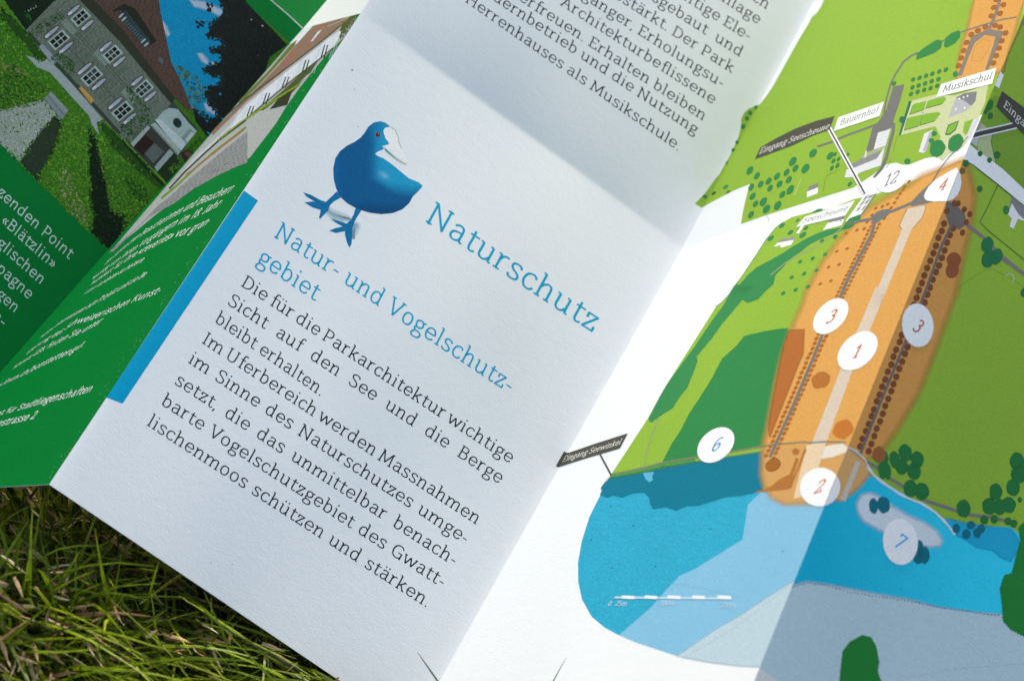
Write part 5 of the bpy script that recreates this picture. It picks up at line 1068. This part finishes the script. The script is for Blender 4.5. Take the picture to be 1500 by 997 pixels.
    rows = [("den zahlreichen Besucherinnen und Besuchern", zs([(1080, 158), (960, 205), (830, 258), (690, 326), (560, 400), (450, 465), (330, 550), (160, 695)])),
            ("wurde von ihren Vorgängern im 18. Jahr-", zs([(1000, 262), (850, 330), (750, 375), (650, 418), (530, 490), (400, 570), (250, 670), (70, 800)])),
            ("hundert für ihre «rêveries» vor gran-".replace('«', '<').replace('»', '>').replace('ê', 'e'), zs([(915, 392), (770, 460), (640, 500), (500, 570), (350, 645), (200, 745), (60, 840)])),
            ("dioser Landsitze so heitere.", zs([(440, 665), (360, 705), (280, 750), (150, 825), (15, 905)])),
            ("Nähere Informationen zum Projekt und die Be-", z8b([(960, -70), (890, -32), (780, 30), (640, 108), (540, 165), (400, 245), (260, 348)])),
            ("stellung des Schweizerischen Kunst-", z8b([(1050, 42), (950, 78), (865, 108), (740, 165), (600, 220), (480, 255), (395, 312), (290, 368), (170, 452)])),
            ("führers GSK finden Sie unter:", z8b([(665, 240), (530, 312), (455, 340), (305, 415), (230, 455), (80, 550)])),
            ("www.thun.ch/bonstettengut", z8b([(545, 395), (470, 440), (400, 470), (300, 515), (170, 580), (0, 660), (-80, 720)])),
            ("Amt für Stadtliegenschaften", z8b([(595, 697), (450, 735), (280, 775), (110, 822), (0, 850), (-70, 870)])),
            ("Industriestrasse 2", z8b([(222, 874), (130, 895), (40, 915), (-60, 935), (-200, 960)]))]
    for i, (t, pts) in enumerate(rows):
        pts = smooth_pts(pts, 6); pts = pts[::-1]
        ds = np.concatenate([[0], np.cumsum([np.linalg.norm(b_ - a) for a, b_ in zip(pts[:-1], pts[1:])])]); Lt = ds[-1]
        wu = advance(t, 1, 22, True); sq = .16 if i < 8 else .12
        up = [(.15, -.20), (.15, -.20), (.145, -.195), (.12, -.14), (.12, -.145), (.13, -.165), (.125, -.155), (.115, -.15), (.125, -.175), (.12, -.17)][i]
        PX = np.array([p[0] for p in pts]); PY = np.array([p[1] for p in pts])
        def f(x, y):
            q = 1 - x / wu; s = Lt * (1 - (q - sq * q * q) / (1 - sq)); k = .55 + .45 * max(0, min(1, s / (Lt * .6)))
            return (float(np.interp(s, ds, PX)) + up[0] * y * k, float(np.interp(s, ds, PY)) + up[1] * y * k)
        set_text(T, t, f, 1, 7.2, ink, sans=True, space=26)
    T.build()
    # cracks of bare paper along the fold
    Cr = Print('B', 'fold_crack', base=40, step=2, L=2)
    for k in range(80):
        t = random.random() ** .8; x = 528 + (72 - 528) * t; y = 20 + (709 - 20) * t; d = random.uniform(2, 11)
        Cr.ell(x - d * .83, y - d * .56, random.uniform(.4, 1.1), random.uniform(.2, .45), -.98 + random.uniform(-.4, .4), (.34, .46, .22), 0, n=6)
    Cr.build()
photo_panel(); imprint_panel()


# ------------------------------------------------------------------ lawn
SOIL = -.028
DOWN = wdir((-.51, .73, -.45)); DOWN[2] = 0; DOWN /= np.linalg.norm(DOWN)
SIDE = np.array([-DOWN[1], DOWN[0], 0.0])
_edge = sorted([(float(world(NODE[c, 2]) @ SIDE), float(world(NODE[c, 2]) @ DOWN), float(world(NODE[c, 2])[2])) for c in ('ab', 'bc', 'cd')])
def soil_z(x, y):
    """lawn level: low under the leaflet, mound added before its lower edge so sun reaches the grass"""
    s = x * SIDE[0] + y * SIDE[1]; t = x * DOWN[0] + y * DOWN[1]
    te = np.interp(s, [e[0] for e in _edge], [e[1] for e in _edge]); ze = np.interp(s, [e[0] for e in _edge], [e[2] for e in _edge])
    k = np.clip((t - te + .004) / .030, 0, 1); k = k * k * (3 - 2 * k)
    far = np.clip((t - te - .14) / .2, 0, 1)
    top = np.clip(ze, -.012, .020) * (1 - far) - .020 * (1 - far) + SOIL * far
    return SOIL * (1 - k) + top * k + .0015 * np.sin(x * 90 + 1) * np.sin(y * 80)
def ground():
    m, n, l, bs = new_mat("soil")
    tc = n.new('ShaderNodeTexCoord'); nz = n.new('ShaderNodeTexNoise'); nz.inputs['Scale'].default_value = 90; nz.inputs['Detail'].default_value = 8
    l.new(tc.outputs['Object'], nz.inputs['Vector'])
    cr = n.new('ShaderNodeValToRGB'); e = cr.color_ramp.elements
    e[0].position = .35; e[0].color = (.006, .005, .003, 1); e[1].position = .7; e[1].color = (.022, .015, .007, 1)
    l.new(nz.outputs['Fac'], cr.inputs[0]); l.new(cr.outputs[0], bs.inputs['Base Color'])
    bs.inputs['Roughness'].default_value = .95
    bp = n.new('ShaderNodeBump'); bp.inputs['Distance'].default_value = .004; bp.inputs['Strength'].default_value = .8
    l.new(nz.outputs['Fac'], bp.inputs['Height']); l.new(bp.outputs[0], bs.inputs['Normal'])
    me = bpy.data.meshes.new("ground")
    ax = np.concatenate([[-60, -20, -6, -2], np.linspace(-.6, .6, 161), [2, 6, 20, 60]])
    X, Y = np.meshgrid(ax, ax); Zs = soil_z(X, Y); Zs = np.where((np.abs(X) > .7) | (np.abs(Y) > .7), SOIL, Zs)
    n_ = len(ax); V = np.stack([X, Y, Zs], -1).reshape(-1, 3)
    me.from_pydata([tuple(v) for v in V], [], [(i * n_ + j, i * n_ + j + 1, (i + 1) * n_ + j + 1, (i + 1) * n_ + j) for i in range(n_ - 1) for j in range(n_ - 1)])
    for p_ in me.polygons: p_.use_smooth = True
    me.materials.append(m)
    tag(link("ground", me), "dark lawn soil under the grass and the leaflet", "ground", kind="structure")
ground()

def make_grass_mat():
    m, n, l, bs = new_mat("grass_blades")
    at = n.new('ShaderNodeAttribute'); at.attribute_name = 'ink'
    tc = n.new('ShaderNodeTexCoord'); nz = n.new('ShaderNodeTexNoise'); nz.inputs['Scale'].default_value = 260; nz.inputs['Detail'].default_value = 3
    l.new(tc.outputs['Object'], nz.inputs['Vector'])
    mr = n.new('ShaderNodeMapRange'); mr.inputs['From Min'].default_value = .3; mr.inputs['From Max'].default_value = .7
    mr.inputs['To Min'].default_value = .65; mr.inputs['To Max'].default_value = 1.3
    l.new(nz.outputs['Fac'], mr.inputs['Value'])
    mu = n.new('ShaderNodeMix'); mu.data_type = 'RGBA'; mu.blend_type = 'MULTIPLY'; mu.inputs['Factor'].default_value = 1
    l.new(at.outputs['Color'], mu.inputs['A']); l.new(mr.outputs['Result'], mu.inputs['B'])
    l.new(mu.outputs['Result'], bs.inputs['Base Color'])
    bs.inputs['Roughness'].default_value = .42; bs.inputs['Specular IOR Level'].default_value = .3
    tl = n.new('ShaderNodeBsdfTranslucent'); l.new(mu.outputs['Result'], tl.inputs['Color'])
    ms = n.new('ShaderNodeMixShader'); ms.inputs['Fac'].default_value = .3
    l.new(bs.outputs[0], ms.inputs[1]); l.new(tl.outputs[0], ms.inputs[2])
    l.new(ms.outputs[0], n['Material Output'].inputs['Surface'])
    return m
GRASS = make_grass_mat()

allv = []; allf = []
for V, fs in SHEET:
    k = len(allv); allv += [Vector(x) for x in V]; allf += [tuple(i + k for i in f) for f in fs]
BVH = BVHTree.FromPolygons(allv, allf)

EYE = Vector(world((0, 0, 0)))
class Blades:
    def __init__(s): s.V = []; s.F = []; s.C = []
    def blade(s, pts, w, side, col, fold=.25, check=True, taper=1.5):
        pts = [Vector(p) for p in pts]
        if check:
            for a, b in zip(pts[:-1], pts[1:]):
                d = b - a
                if BVH.ray_cast(a, d.normalized(), d.length + .0015)[0] is not None: return False
                if BVH.find_nearest(b, .0016)[0] is not None: return False
                if BVH.ray_cast(b, (b - EYE).normalized(), .08)[0] is not None: return False   # drop blades that would cover the sheet from the camera
        n = len(pts); k = len(s.V)
        for i, p in enumerate(pts):
            t = i / (n - 1); ww = w * .5 * (min(1, .55 + t * 2.5)) * (1 - t ** taper) + .00004
            d = (pts[min(n - 1, i + 1)] - pts[max(0, i - 1)]).normalized()
            sd = (side - d * side.dot(d)).normalized(); up = sd.cross(d)
            s.V += [p - sd * ww + up * ww * fold, p, p + sd * ww + up * ww * fold]
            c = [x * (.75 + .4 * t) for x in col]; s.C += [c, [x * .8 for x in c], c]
        for i in range(n - 1):
            q = k + 3 * i
            s.F += [(q, q + 1, q + 4, q + 3), (q + 1, q + 2, q + 5, q + 4)]
        return True
    def build(s, name):
        me = bpy.data.meshes.new(name); me.from_pydata([tuple(v) for v in s.V], [], s.F)
        at = me.attributes.new('ink', 'FLOAT_COLOR', 'POINT')
        at.data.foreach_set('color', np.array([tuple(c) + (1.0,) for c in s.C]).ravel())
        me.materials.append(GRASS)
        for p in me.polygons: p.use_smooth = True
        return link(name, me)

def curve(p0, d0, length, bend, n=7):
    """a blade that leaves the soil along d0 and bends over"""
    p = Vector(p0); d = Vector(d0).normalized(); out = [p.copy()]
    for i in range(n - 1):
        p = p + d * (length / (n - 1)); out.append(p.copy())
        d = (d + Vector(bend) * (1.0 / (n - 1)) + Vector((random.uniform(-.06, .06), random.uniform(-.06, .06), random.uniform(-.05, .05)))).normalized()
    for q in out:
        q.z = max(q.z, float(soil_z(q.x, q.y)) + .0005)
    return out
GREENS = [(.16, .24, .004), (.21, .30, .008), (.10, .16, .004), (.26, .34, .014), (.13, .19, .008), (.055, .095, .003), (.030, .055, .003)]
STRAW = [(.66, .46, .25), (.52, .31, .16), (.74, .60, .40), (.22, .11, .05), (.52, .29, .15)]

def photo_ray_ground(px, py, z):
    """point of the lawn (at height z) seen at photo point px,py"""
    o = world((0, 0, 0)); d = wdir(((px - CX) / F, (py - CY) / F, 1.0)); return Vector(o + d * ((z - o[2]) / d[2]))
G = Blades()
flow = wdir((.55, .62, 0)); flow[2] = 0; flow = Vector(flow).normalized()
def sow(n, sampler, hmin, hmax, straw):
    made = 0
    for _ in range(n):
        x, y = sampler()
        dead = random.random() < straw
        a = random.uniform(0, 2 * math.pi)
        lean = random.uniform(.15, 1.5)
        out = (Vector((math.cos(a), math.sin(a), 0)) * .6 + flow * random.choice((-.8, .9, 1.2, 1.4, .2))).normalized()
        d0 = Vector((out.x * lean, out.y * lean, 1.0))
        ln = random.uniform(hmin, hmax) * (.6 if dead else 1)
        if dead: d0.z = random.uniform(.05, .5)
        bend = Vector((out.x * random.uniform(.0, .6), out.y * random.uniform(.0, .6), -random.choice((.05, .15, .3, .5, 1.2))))
        pts = curve((x, y, float(soil_z(x, y)) + random.uniform(0, .012 if dead else .003)), d0, ln, bend)
        sd = Vector((-out.y, out.x, random.uniform(-.6, .6)))
        col = random.choice(STRAW) if dead else random.choice(GREENS)
        k = random.uniform(.75, 1.25)
        if G.blade(pts, random.uniform(.0007, .0017) if not dead else random.uniform(.0006, .0016), sd, [c * k for c in col]): made += 1
    return made
def fleck(n, sampler):
    """dry clippings and dead stalks lying in the top of the sward"""
    for _ in range(n):
        x, y = sampler(); a = random.gauss(.9, .7); z = float(soil_z(x, y)) + random.uniform(.002, .024)
        d = flow * math.cos(a - .9) + Vector((-flow.y, flow.x, 0)) * math.sin(a - .9)
        d = Vector((d.x, d.y, random.uniform(-.35, .5))); ln = random.uniform(.0025, .0085)
        pts = [Vector((x, y, z)) + d * ln * t + Vector((0, 0, random.uniform(-.0005, .0005))) for t in (0, .33, .66, 1)]
        k = random.uniform(.7, 1.2)
        G.blade(pts, random.uniform(.0004, .0009), Vector((-d.y, d.x, random.uniform(-.8, .8))), [c * k for c in random.choice(STRAW)], taper=3)
def in_view():
    q = photo_ray_ground(random.uniform(-60, 620), random.uniform(690, 1060), random.uniform(-.012, .008))
    return q.x, q.y
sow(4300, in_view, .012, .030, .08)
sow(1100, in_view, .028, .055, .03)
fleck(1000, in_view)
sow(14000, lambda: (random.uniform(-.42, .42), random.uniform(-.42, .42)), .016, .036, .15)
lawn = G.build("grass")
tag(lawn, "short sunlit lawn grass with dry straw below the leaflet", "grass", kind="stuff")

# ------------------------------------------------------------------ single blades standing clear of the lawn
def lone(root, tip, w, side, col, label, group=None):
    """a tall blade rooted in the lawn below the leaflet's edge, arching up in front of the page"""
    B = Blades(); r = photo_ray_ground(root[0], root[1], SOIL); r.z = float(soil_z(r.x, r.y)) + .0005
    t = Vector(world(from_pixel(*tip)))
    m = r.lerp(t, .45) + Vector((0, 0, .008))
    P = smooth_pts([np.array(r), np.array(m), np.array(t)], 6)
    B.blade([Vector(p) for p in P], w, Vector(wdir(side)), col, check=False, taper=1.8)
    o = B.build("grass_blade"); tag(o, label, "grass blade", group)
g = "single grass blades standing clear of the lawn"
lone((730, 1190), (612, 955, 372), .0011, (.8, .5, 0), (.05, .10, .02), "blurred dark grass blade leaning left over the foot of the text page", g)
lone((720, 1195), (829, 962, 366), .0008, (.8, -.5, 0), (.13, .18, .10), "thin blurred grass blade leaning right before the white map margin", g)
